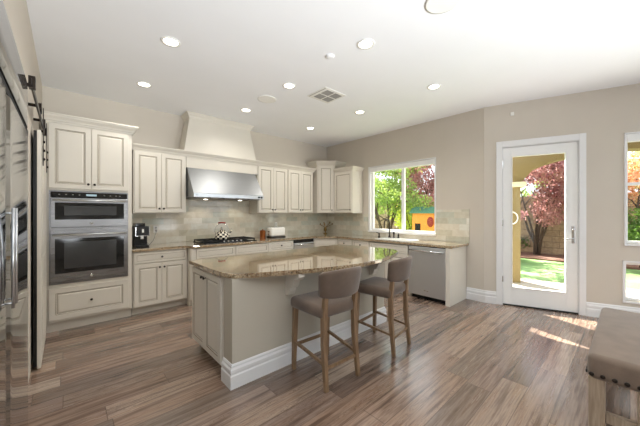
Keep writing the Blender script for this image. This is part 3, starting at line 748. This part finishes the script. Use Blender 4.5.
s2 = copy_tree(s1); s2['label'] = 'taupe upholstered bar stool nearer the dishwasher and island tip'
s2.location = (2.52, 1.79, 0); s2.rotation_euler = (0, 0, R(7))
for s in (s1, s2): s['group'] = 'bar stools at the island'

# ------------------------------------------------------------------ bench
bx0, bx1, by0, by1 = 2.40, 3.72, -.11, .18
bn = thing('bench', 'taupe upholstered bench with nailhead trim and weathered wooden legs', 'bench', ((bx0 + bx1) / 2, (by0 + by1) / 2, 0))
hx, hy = (bx1 - bx0) / 2, (by1 - by0) / 2
bm = B(); box(bm, -hx, hx, -hy, hy, .375, .53, bev=.035, seg=5)
for v in bm.verts:
    if v.co.z > .45: v.co.z += .02 * (1 - (v.co.x / hx) ** 2) * (1 - (v.co.y / hy) ** 2)
smoothed(obj('seat', bm, M['benchfab'], bn), 60)
for sx in (-1, 1):
    for sy in (-1, 1):
        bobj('leg', M['greyoak'], bn, (sx * (hx - .015) - (.08 if sx > 0 else 0), sx * (hx - .015) + (.08 if sx < 0 else 0), sy * (hy - .005) - (.075 if sy > 0 else 0), sy * (hy - .005) + (.075 if sy < 0 else 0), 0, .385), bev=.004)
for sx in (-1, 1): bobj('stretcher', M['greyoak'], bn, (sx * (hx - .055) - .018, sx * (hx - .055) + .018, -hy + .08, hy - .08, .12, .18), bev=.003)
bm = B(); lathe(bm, [(.013, 0), (.0125, .004), (.008, .008), (0, .009)], 12)
nail0 = obj('nailhead', bm, M['bronze'], bn); used = False
nl = [(-hx, y, R(-90)) for y in [(-hy + .02) + i * .05 for i in range(6)]]
nl += [(x, hy, R(0)) for x in [(-hx + .03) + i * .05 for i in range(26)]] + [(x, -hy, R(180)) for x in [(-hx + .03) + i * .05 for i in range(26)]]
for i, (x, y, rz) in enumerate(nl):
    o = nail0 if i == 0 else nail0.copy()
    if i: C.objects.link(o); o.parent = bn
    if abs(x + hx) < 1e-6: o.rotation_euler = (0, R(-90), 0)
    else: o.rotation_euler = (R(-90) if y > 0 else R(90), 0, 0)
    o.location = (x, y, .41) if True else None

# ------------------------------------------------------------------ fridge (built in, left)
FX = -.168
fr = thing('refrigerator', 'large built-in stainless refrigerator at the left edge with top grille', 'refrigerator', (FX, 1.28, 0))
bobj('fridge_body', M['steelv'], fr, (-.70, -.05, .005, 1.20, 0.0, 2.16))
def curved_door(name, y0, y1, z0, z1, bulge, mats=M['steelv']):
    bm = B(); n = 12; fr_, bk = [], []
    for i in range(n + 1):
        u = i / n; y = y0 + (y1 - y0) * u; x = bulge * (4 * u * (1 - u)) - .012 * (1 if i in (0, n) else 0)
        fr_.append([bm.verts.new((x, y, z)) for z in (z0, z1)]); bk.append([bm.verts.new((-.048, y, z)) for z in (z0, z1)])
    for i in range(n):
        f = bm.faces.new((fr_[i][0], fr_[i + 1][0], fr_[i + 1][1], fr_[i][1])); f.smooth = 0 < i < n - 1
        bm.faces.new((bk[i][0], bk[i][1], bk[i + 1][1], bk[i + 1][0]))
        bm.faces.new((fr_[i][1], fr_[i + 1][1], bk[i + 1][1], bk[i][1])); bm.faces.new((fr_[i][0], bk[i][0], bk[i + 1][0], fr_[i + 1][0]))
    for i in (0, n): bm.faces.new((fr_[i][0], fr_[i][1], bk[i][1], bk[i][0]))
    return obj(name, bm, mats, fr)
d1 = curved_door('fridge_door', .338, 1.20, .10, 1.868, .0015)
d2 = curved_door('freezer_door', .008, .330, .10, 1.868, .001)
curved_door('top_grille', .008, 1.20, 1.905, 2.16, .001)
bobj('grille_gap', M['dark'], fr, (-.045, -.004, .01, 1.198, 1.872, 1.902))
bobj('toe_grille', M['dark'], fr, (-.05, -.03, .01, 1.19, 0.01, .09))
for d, y in ((d1, .365), (d2, .285)):
    bm = B(); tube(bm, [(.020, y, 1.04), (.020, y, 1.42)], .005, 10)
    for z in (1.06, 1.40): tube(bm, [(-.002, y, z), (.020, y, z)], .004, 8)
    obj('door_handle', bm, M['steel'], d)

# ------------------------------------------------------------------ barn door on the left wall
bd = thing('barn_door', 'cream sliding barn door hanging on the left wall between fridge and ovens', 'door', (XL, 3.52, 0))
bobj('door_slab', M['cream'], bd, (.0395, .0645, .0, .90, .02, 2.14), bev=.003)
bobj('shadow_gap_strip', M['black'], bd, (.017, .0390, 0.002, .89, .04, 2.13))  # black strip put in as the dark shadow gap behind the slab
bobj('raised_panel', M['cream'], bd, (.0646, .0700, .12, .78, .15, 1.0), (.0646, .0700, .12, .78, 1.12, 2.02), bev=.002)
for y in (.14, .74):
    hg = bobj('hanger_strap', M['bronze'], bd, (.071, .077, y - .025, y + .025, 1.84, 2.37), bev=.001)
    bm = B(); lathe(bm, [(.048, -.011), (.052, -.006), (.045, 0), (.052, .006), (.048, .011)], 24, mat=Matrix.Translation((.053, y, 2.366)) @ Matrix.Rotation(R(90), 4, 'Y')); obj('roller_wheel', bm, M['bronze'], hg)
    bm = B()
    for z in (1.9, 1.98, 2.06): lathe(bm, [(.012, 0), (.012, .008), (0, .012)], 10, mat=Matrix.Translation((.077, y, z)) @ Matrix.Rotation(R(90), 4, 'Y'))
    obj('bolt', bm, M['bronze'], hg)
rl = thing('barn_door_rail', 'dark metal barn door rail with stop brackets high on the left wall', 'rail', (XL, 2.6, 2.29))
bobj('rail_bar', M['bronze'], rl, (.048, .058, .10, 1.80, -.022, .022))
for y in (.2, .7, 1.2, 1.7):
    bm = B(); tube(bm, [(0, y, 0), (.048, y, 0)], .013, 10); obj('standoff', bm, M['bronze'], rl)
for y in (.16, 1.74): bobj('stop_bracket', M['bronze'], rl, (.04, .075, y - .03, y + .03, -.035, .045), bev=.003)

# ------------------------------------------------------------------ ceiling fixtures
can = thing('recessed_light', 'round white recessed ceiling light above the oven end of the kitchen', 'ceiling light', (0, 0, H), 0, 'recessed ceiling lights')
bm = B(); lathe(bm, [(.062, -.001), (.085, -.001), (.088, -.004), (.085, -.008), (.066, -.008), (.062, -.001)], 32); obj('trim_ring', bm, M['white'], can)
bm = B(); lathe(bm, [(.062, -.0015), (.062, -.004), (0, -.0045)], 28); obj('lens', bm, M['lamp'], can)
clab = ['recessed ceiling light over the floor in front of the left counter, nearest the top left', 'recessed ceiling light above the tall oven cabinet',
        'gimballed recessed ceiling light at top centre above the stools, nearest the camera', 'recessed ceiling light above the island, left of the air vent',
        'recessed ceiling light furthest right, in front of the patio door wall', 'recessed ceiling light furthest away, near the room corner',
        'recessed ceiling light right of the air vent, in front of the kitchen window', 'recessed ceiling light beside the round speaker by the chimney cover']
for i, (x, y) in enumerate(CAN_SPOTS):
    c = can if i == 0 else copy_tree(can); c.location = (x, y, H); c['label'] = clab[i]
    light('can_light', 'SPOT', (x, y, H - .03), CAN_POWER, (1, .96, .89), (0, 0, 0), spot_size=R(150), spot_blend=.9, shadow_soft_size=.06)
def speaker(x, y, label):
    t = thing('ceiling_speaker', label, 'speaker', (x, y, H), 0, 'round ceiling speakers')
    bm = B(); lathe(bm, [(.12, -.001), (.135, -.001), (.135, -.006), (.12, -.008)], 36); obj('trim_ring', bm, M['white'], t)
    bm = B(); lathe(bm, [(.12, -.002), (.12, -.006), (0, -.007)], 36); obj('grille', bm, M['grille'], t)
speaker(2.165, 3.54, 'round ceiling speaker in front of the chimney cover')
speaker(2.185, .98, 'round ceiling speaker cut by the top edge of the photo')
bm = B(); lathe(bm, [(.0, -.0005), (.045, -.001), (.045, -.012), (.03, -.02), (0, -.02)], 24)
o = obj('sprinkler_cover', bm, M['ceiling'], None, (2.063, 2.12, H)); tag(o, 'small round white sprinkler cover on the ceiling above the island', 'sprinkler')
vt = thing('air_vent', 'square ceiling air vent with four grey louvre fields', 'vent', (2.72, 2.865, H), 0)
bobj('vent_frame', M['white'], vt, (-.2, .2, -.19, .19, -.008, -.0005), bev=.002)
for sx in (0, 1):
    for sy in (0, 1):
        x0 = -.125 + sx * .155; y0 = -.145 + sy * .155
        bobj('louvre_field', M['ventgrey'], vt, *[(x0, x0 + .13, y0 + k_ * .022, y0 + k_ * .022 + .017, -.012, -.0082) for k_ in range(6)])
bobj('damper_slot', M['ventgrey'], vt, (-.185, -.172, -.17, .17, -.0095, -.0082))
o = patio('wall_sensor', M['white'], None, (.325, .37, -.022, 0, 2.865, 2.915), bev=.004); tag(o, 'small white sensor box on the wall above the patio door', 'sensor')

# ------------------------------------------------------------------ things on the counters
CZ = .9085
# coffee machine
cf = thing('coffee_machine', 'black and chrome coffee machine on the counter beside the ovens', 'coffee machine', (.80, 4.74, CZ), 0)
bobj('machine_body', M['black'], cf, (-.085, .085, .02, .16, 0, .30), (-.085, .085, -.13, .02, .17, .30), bev=.008)
bobj('drip_tray', M['black'], cf, (-.08, .08, -.14, .018, 0, .035), bev=.004)
bobj('bean_hopper', M['blackglass'], cf, (-.075, .045, -.05, .14, .3005, .345), bev=.006)
bobj('front_frame', M['chrome'], cf, (-.085, -.078, -.139, -.131, .165, .295), (.078, .085, -.139, -.131, .165, .295), (-.078, .078, -.139, -.131, .165, .172))
bobj('control_window', M['white'], cf, (-.008, .016, -.136, -.1305, .215, .265), bev=.003)
bobj('spout', M['chrome'], cf, (-.02, .02, -.11, -.07, .12, .169), bev=.004)
bm = B(); tube(bm, [(.085, .05, .06), (.12, .06, .02), (.18, .10, .08), (.26, .28, .20), (.27, .372, .235)], .003, 6); obj('power_cord', bm, M['black'], cf)
def outlet(x, y, z, rot, label):
    o = thing('wall_outlet', label, 'outlet', (x, y, z), rot, 'wall outlets')
    bobj('cover_plate', M['white'], o, (-.035, .035, -.006, 0, -.057, .057), bev=.002)
    bobj('socket', M['ventgrey'], o, (-.012, .012, -.0075, -.0061, -.035, -.012), (-.012, .012, -.0075, -.0061, .012, .035))
outlet(1.07, YB - .0125, 1.14, 0, 'white outlet on the backsplash with the coffee machine cord')
outlet(3.35, YB - .0125, 1.14, 0, 'white outlet on the backsplash right of the white toaster')
# cooktop
ck = thing('gas_cooktop', 'black gas cooktop with cast iron grates and steel knobs', 'cooktop', (2.06, 4.72, CZ), 0)
bobj('cooktop_tray', M['blackglass'], ck, (-.46, .46, -.26, .26, 0, .012), bev=.004)
for gx in (-.305, 0, .305):
    bm = B()
    for x in (-.145, 0, .145): box(bm, gx + x - .006, gx + x + .006, -.20, .24, .034, .048)
    for y in (-.20, -.05, .09, .24): box(bm, gx - .148, gx + .148, y - .006, y + .006, .030, .046)
    for x in (-.14, .14):
        for y in (-.19, .23): box(bm, gx + x - .008, gx + x + .008, y - .008, y + .008, .012, .032)
    obj('grate', bm, M['iron'], ck)
    for y in (-.12, .16):
        bm = B(); lathe(bm, [(.045, .012), (.045, .02), (.03, .022), (.03, .029), (0, .03)], 18, mat=Matrix.Translation((gx, y, 0))); obj('burner', bm, M['iron'], ck)
for i in range(5):
    bm = B(); lathe(bm, [(.018, .012), (.016, .034), (0, .035)], 14, mat=Matrix.Translation((.02 + (i - 2) * .075, -.235, 0))); obj('control_knob', bm, M['chrome'], ck)
# kettle with checks
t_ = NT('black_white_checks'); tc = t_.n('ShaderNodeTexCoord'); sp = t_.n('ShaderNodeSeparateXYZ', i_0=tc.outputs['Object'])
ang = t_.math('ARCTAN2', sp.outputs[1], sp.outputs[0]); uu = t_.math('FLOOR', t_.math('MULTIPLY', ang, 16 / (2 * PI))); vv = t_.math('FLOOR', t_.math('MULTIPLY', sp.outputs[2], 1 / .029))
ch_ = t_.math('PINGPONG', t_.math('ADD', uu, vv), 1.0)
t_.put(t_.mix(ch_, lin('#16130f'), lin('#f0e9d6')), t_.b.inputs['Base Color']); t_.b.inputs['Roughness'].default_value = .15
M['check'] = t_.m
kt = thing('kettle', 'black and white checked enamel kettle with red handle on the cooktop', 'kettle', (1.965, 4.66, CZ + .049), R(-20)); kt.scale = (1.2, 1.2, 1.12)
bm = B(); lathe(bm, [(.085, 0), (.095, .012), (.098, .035), (.09, .07), (.065, .105), (.045, .12)], 28); obj('kettle_body', bm, M['check'], kt)
bm = B(); lathe(bm, [(.046, .12), (.04, .135), (.012, .145), (.008, .155), (.016, .165), (.016, .175), (0, .182)], 20); obj('lid', bm, M['check'], kt)
bm = B(); tube(bm, [(.075, 0, .05), (.11, 0, .08), (.125, 0, .12), (.135, 0, .15)], [.022, .016, .012, .010], 12); obj('spout', bm, M['check'], kt)
bm = B(); tube(bm, [(-.075, 0, .08)] + [(-.095 * math.cos(R(a)), 0, .12 + .12 * math.sin(R(a))) for a in range(0, 181, 18)] + [(.075, 0, .08)], .0045, 8); obj('handle_wire', bm, M['chrome'], kt)
bm = B(); tube(bm, [(-.05, 0, .245), (0, 0, .249), (.05, 0, .245)], .011, 10); obj('handle_grip', bm, M['red'], kt)
# toaster
ts = thing('toaster', 'cream toaster with dark base on the back counter under the wall cabinets', 'toaster', (3.19, 4.86, CZ), 0)
bm = B(); box(bm, -.17, .17, -.09, .09, .018, .20, bev=.035, seg=4); smoothed(obj('toaster_shell', bm, M['white'], ts))
bobj('toaster_base', M['black'], ts, (-.172, .172, -.092, .092, 0, .02), bev=.004)
bobj('bread_slot', M['dark'], ts, (-.12, .12, -.045, -.02, .1995, .2015), (-.12, .12, .02, .045, .1995, .2015))
bobj('lever', M['black'], ts, (-.19, -.171, -.02, .02, .11, .125), bev=.003)
bobj('browning_knob', M['chrome'], ts, (-.18, -.171, -.015, .015, .05, .08), bev=.003)
cb = bobj('copper_canister', M['copper'], None, (2.80, 2.80, 4.9, 4.9, 0, 0)); bpy.data.objects.remove(cb)
bm = B(); lathe(bm, [(.055, 0), (.057, .005), (.057, .13), (.05, .135), (.05, .145), (.01, .15), (.012, .165), (0, .17)], 24)
o = obj('canister', bm, M['copper'], None, (2.93, 4.95, CZ)); smoothed(o); tag(o, 'small copper canister on the counter left of the toaster', 'canister')
# brass ornament
orn = thing('brass_ornament', 'small brass branch ornament in the counter corner', 'ornament', (4.55, 4.84, CZ))
bm = B(); lathe(bm, [(.05, 0), (.05, .01), (.02, .02), (.015, .05), (.035, .08), (.04, .11), (.025, .14), (.03, .15)], 20); obj('vase_base', bm, M['brass'], orn)
for i, (dx, dy, dz) in enumerate([(-.14, .02, .13), (-.07, -.03, .18), (.0, .02, .12), (.09, -.06, .19), (.15, -.08, .13)]):
    bm = B(); tube(bm, [(0, 0, .14), (dx * .5, dy * .5, .14 + dz * .35), (dx, dy, .14 + dz * .6)], [.008, .006, .005], 8)
    lathe(bm, [(.0, -.01), (.013, 0), (.017, .012), (.010, .03), (0, .034)], 10, mat=Matrix.Translation((dx, dy, .14 + dz * .6))); obj('branch', bm, M['brass'], orn)

# ------------------------------------------------------------------ outside
bm = B(); prism(bm, [(5.03, 5.5), (5.03, 1.57), pp(.0, .16), pp(6, .16), (11.9, -8), (11.9, 14), (2, 14), (2, 5.5)], -.16, -.06)
o = obj('lawn', bm, M['grass']); struct(o)
bm = B(); prism(bm, [(5.03, 2.2), pp(-.02, .155), pp(5, .155), (9.0, -3.2), (7.45, 1.05), (7.3, 2.2)], -.059, -.02)
o = obj('patio_slab', bm, M['concrete']); struct(o)
o = bobj('mulch_bed', M['mulch'], None, (10.9, 12.4, -8, 14, -.0595, -.02)); struct(o)
o = bobj('block_wall', M['block'], None, (12.4, 12.6, -8, 14, -.06, 2.0)); tag(o, 'tan split-block garden wall behind the trees', 'wall')
# patio cover: pillar, arch beam, roof
pc = thing('patio_cover', 'tan stucco patio cover with a square pillar and arched beam', 'patio cover', (0, 0, 0))
PX, PY = 6.92, 1.68
c0 = Vector((PX, PY))
def lm(): return Matrix.Translation((PX, PY, 0)) @ Matrix.Rotation(PROT, 4, 'Z')
bm = B(); box(bm, -.15, .15, -.15, .15, -.02, 1.93, mat=lm()); pl = obj('pillar', bm, M['stucco'], pc)
bm = B(); box(bm, -.24, .24, -.24, .24, 1.93, 2.03, bev=.02, mat=lm()); obj('capital', bm, M['stonecap'], pc)
def archbeam(name, length, mat, rise=.5, zb=2.03, ztop=2.85, th=.32):
    bm = B(); n = 16; A_, B_ = [], []
    prf = [(-.17, zb), (.17, zb)] + [(.17 + (length - .34) * (i / n), zb + rise * math.sqrt(max(0, 1 - (2 * i / n - 1) ** 2))) for i in range(1, n)] + [(length - .17, zb), (length + .17, zb)]
    for i in range(len(prf) - 1):
        (x0, z0), (x1, z1) = prf[i], prf[i + 1]
        vs = [bm.verts.new(c) for c in ((x0, -th / 2, z0), (x1, -th / 2, z1), (x1, -th / 2, ztop), (x0, -th / 2, ztop), (x0, th / 2, z0), (x1, th / 2, z1), (x1, th / 2, ztop), (x0, th / 2, ztop))]
        for q in ((0, 1, 2, 3), (7, 6, 5, 4), (0, 4, 5, 1), (3, 2, 6, 7)): bm.faces.new([vs[j] for j in q])
        if i == 0: bm.faces.new([vs[j] for j in (0, 3, 7, 4)])
        if i == len(prf) - 2: bm.faces.new([vs[j] for j in (1, 5, 6, 2)])
    bmesh.ops.transform(bm, matrix=mat, verts=bm.verts)
    bmesh.ops.remove_doubles(bm, verts=bm.verts, dist=.0005)
    return obj(name, bm, M['stucco'], pc)
archbeam('arch_beam', 3.4, lm())
c2 = c0 + PWd * 3.4
bm = B(); box(bm, -.17, .17, -.17, .17, -.02, 1.93, mat=Matrix.Translation((c2.x, c2.y, 0)) @ Matrix.Rotation(PROT, 4, 'Z')); obj('pillar', bm, M['stucco'], pc)
bm = B(); box(bm, -.24, .24, -.24, .24, 1.93, 2.03, bev=.02, mat=Matrix.Translation((c2.x, c2.y, 0)) @ Matrix.Rotation(PROT, 4, 'Z')); obj('capital', bm, M['stonecap'], pc)
lr = (Matrix.Rotation(-PROT, 4, 'Z') @ Matrix.Translation((-PB.x, -PB.y, 0)))
pl_ = lr @ Vector((PX, PY, 0))
bm = B(); prism(bm, [pp(pl_.x - .16, .16), pp(pl_.x - .16, pl_.y + .4), pp(pl_.x + 3.6, pl_.y + .4), pp(pl_.x + 3.6, .16)], 2.85, 3.0); obj('patio_ceiling', bm, M['stuccodark'], pc)
# hanging ring ornament
hr = thing('hanging_ring', 'white ring ornament with turquoise hook on the patio pillar', 'ornament', (0, 0, 0))
pr_ = lm() @ Vector((-.02, -.185, 0))
bm = B()
cx, cy = pr_.x, pr_.y
tube(bm, [(cx + .0, cy, 1.42), (cx - .02, cy - .01, 1.45)], .02, 8, mi=1)
ringv = [Vector((0, -.0, 0))]
rp = [lm() @ Vector((-.02 + .12 * math.cos(R(a)), -.19, 1.30 + .13 * math.sin(R(a)))) for a in range(0, 361, 20)]
tube(bm, rp, .012, 8)
bm2 = bm; obj('ring', bm2, [M['white'], plain('turquoise', '#3a8c96', .4)], hr)

# vegetation
def leaves(bm, c, rad, n, size, squash=.8, shell=.45):
    for _ in range(n):
        d = Vector((random.gauss(0, 1), random.gauss(0, 1), random.gauss(0, 1))).normalized()
        p = Vector(c) + Vector((d.x * rad[0], d.y * rad[1], d.z * rad[2])) * (random.random() ** shell)
        a = Vector((random.gauss(0, 1), random.gauss(0, 1), random.gauss(0, 1))).normalized(); b = a.orthogonal().normalized()
        b.rotate(Matrix.Rotation(random.random() * 6.28, 3, a)); c_ = a.cross(b); s = size * random.uniform(.6, 1.3)
        vs = [bm.verts.new(p + b * s), bm.verts.new(p + c_ * s * .5), bm.verts.new(p - b * s), bm.verts.new(p - c_ * s * .5)]
        bm.faces.new(vs)
def tree(name, label, cat, loc, h, blobs, leafm, n, size, stems=5, spread=.6, trunk_h=.5, seed=1, group=None, r0=.05):
    random.seed(seed)
    t = thing(name, label, cat, loc, 0, group)
    for i in range(stems):
        bm = B(); a = 2 * PI * i / stems + random.random(); q = [Vector((math.cos(a) * .06, math.sin(a) * .06, 0))]
        for k_ in range(1, 7):
            f = k_ / 6; q.append(Vector((math.cos(a) * spread * f ** 1.3 + random.uniform(-.05, .05), math.sin(a) * spread * f ** 1.3 + random.uniform(-.05, .05), h * f * .8)))
        tube(bm, q, [r0 * (1 - .8 * j / 6) for j in range(7)], 7)
        for j in (3, 4, 5):
            e = q[j] + Vector((random.uniform(-.5, .5), random.uniform(-.5, .5), random.uniform(.2, .5)))
            tube(bm, [q[j], (q[j] + e) / 2 + Vector((0, 0, .05)), e], [r0 * .4, r0 * .3, r0 * .12], 5)
        obj('trunk', bm, M['bark'], t)
    bm = B(); tot = sum(b[3] * b[4] * b[5] for b in blobs)
    for b in blobs: leaves(bm, b[:3], b[3:6], int(n * b[3] * b[4] * b[5] / tot), size)
    obj('foliage', bm, M[leafm], t); return t
def at(u, dist, z=-.06):
    kx = (u - 320) / 280.6; F = Vector((math.cos(A), math.sin(A))); Rt = Vector((math.sin(A), -math.cos(A)))
    p = (F + Rt * kx) * dist; return (p.x, p.y, z)
def crown_blobs(w_, h0, h1, n, seed):
    random.seed(seed); out = []
    for _ in range(n):
        a = random.random() * 2 * PI; r = w_ * random.random() ** .5
        out.append((r * math.cos(a), r * math.sin(a), random.uniform(h0, h1), random.uniform(.35, .6), random.uniform(.35, .6), random.uniform(.25, .45)))
    return out
tree('pink_tree', 'pink-leaved multi-stem tree seen through the patio door', 'tree', at(537, 9.6), 3.2, crown_blobs(1.45, 1.35, 3.5, 26, 3), 'leaf_pink', 13000, .05, 6, .8, seed=3)
tree('green_tree', 'green multi-stem tree in the left pane of the kitchen window', 'tree', at(386, 9.8), 2.9, crown_blobs(1.2, 1.7, 3.6, 22, 4), 'leaf_green', 9500, .05, 7, .7, seed=4)
tree('pink_tree', 'pink-leaved tree in the right pane of the kitchen window', 'tree', at(424, 10.8), 3.2, crown_blobs(1.3, 1.9, 3.8, 22, 5), 'leaf_pink', 9500, .055, 5, .8, seed=5)
tree('yellow_green_shrub', 'yellow-green shrub behind the playhouse', 'shrub', at(412, 11.0), 1.6, [(-.5, .3, 1.5, .5, .5, .35), (.2, 0, 1.6, .5, .5, .3), (.7, -.5, 1.5, .5, .5, .35), (0, 0, 1.1, .7, .7, .4)], 'leaf_yellow', 3500, .045, 4, .4, seed=6)
tree('dark_green_tree', 'dark green tree behind the garden wall past the kitchen window', 'tree', at(395, 15.5), 4.0, crown_blobs(2.6, 2.2, 4.8, 26, 7), 'leaf_dark', 7000, .075, 4, 1.2, seed=7)
tree('red_leaf_tree', 'red and orange leaved tree seen through the upper right window', 'tree', at(645, 7.2), 3.0, crown_blobs(1.0, 1.9, 3.0, 18, 8), 'leaf_red', 6500, .04, 5, .6, seed=8)
tree('green_shrub', 'leafy green shrub below the red-leaved tree', 'shrub', at(650, 6.6), 1.4, [(0, 0, 1.15, .7, .7, .5), (.3, .4, .9, .5, .5, .5), (-.4, -.2, .9, .6, .6, .5)], 'leaf_dark', 4500, .04, 5, .4, seed=9)
tree('green_tree', 'green tree beyond the garden wall past the patio door', 'tree', at(560, 14.2), 4.0, crown_blobs(2.2, 2.4, 4.2, 20, 10), 'leaf_green', 5000, .07, 4, 1.2, seed=10)
for i, (u, dd_) in enumerate(((522, 10.4), (553, 10.3), (566, 10.1))):
    tree('ground_shrub', ['low shrub at the wall foot, left of the pink tree', 'low shrub at the wall foot, right of the pink tree', 'low shrub at the wall foot behind the door handle'][i], 'shrub', at(u, dd_), .5, [(0, 0, .4, .35, .35, .3)], 'leaf_dark', 700, .04, 3, .2, seed=20 + i, group='low shrubs at the garden wall', r0=.02)
# playhouse
ph = thing('playhouse', 'orange wooden playhouse with green roof and round red window', 'playhouse', at(431, 8.6), R(-80)); ph.scale = (.62, .62, 1.02)
bobj('house_wall', M['orange'], ph, (-.75, .75, -.5, .5, 0, 1.42))
bobj('wall_band', M['redpaint'], ph, (-.77, .77, -.52, -.5, .72, .82), bev=.004)
bm = B(); lathe(bm, [(.15, 0), (.15, .03), (.0, .03)], 24, mat=Matrix.Translation((.12, -.5, 1.17)) @ Matrix.Rotation(R(90), 4, 'X')); obj('round_window', bm, M['redpaint'], ph)
bobj('doorway', M['dark'], ph, (-.62, -.35, -.505, -.49, .02, 1.12))
bm = B(); prism(bm, [(-.66, 0), (.66, 0), (.62, .04), (.25, .20), (-.25, .20), (-.62, .04)], -.85, .85, mat=Matrix.Translation((0, 0, 1.42)) @ Matrix.Rotation(R(90), 4, 'Z') @ Matrix.Rotation(R(90), 4, 'X')); obj('roof', bm, M['greenroof'], ph)
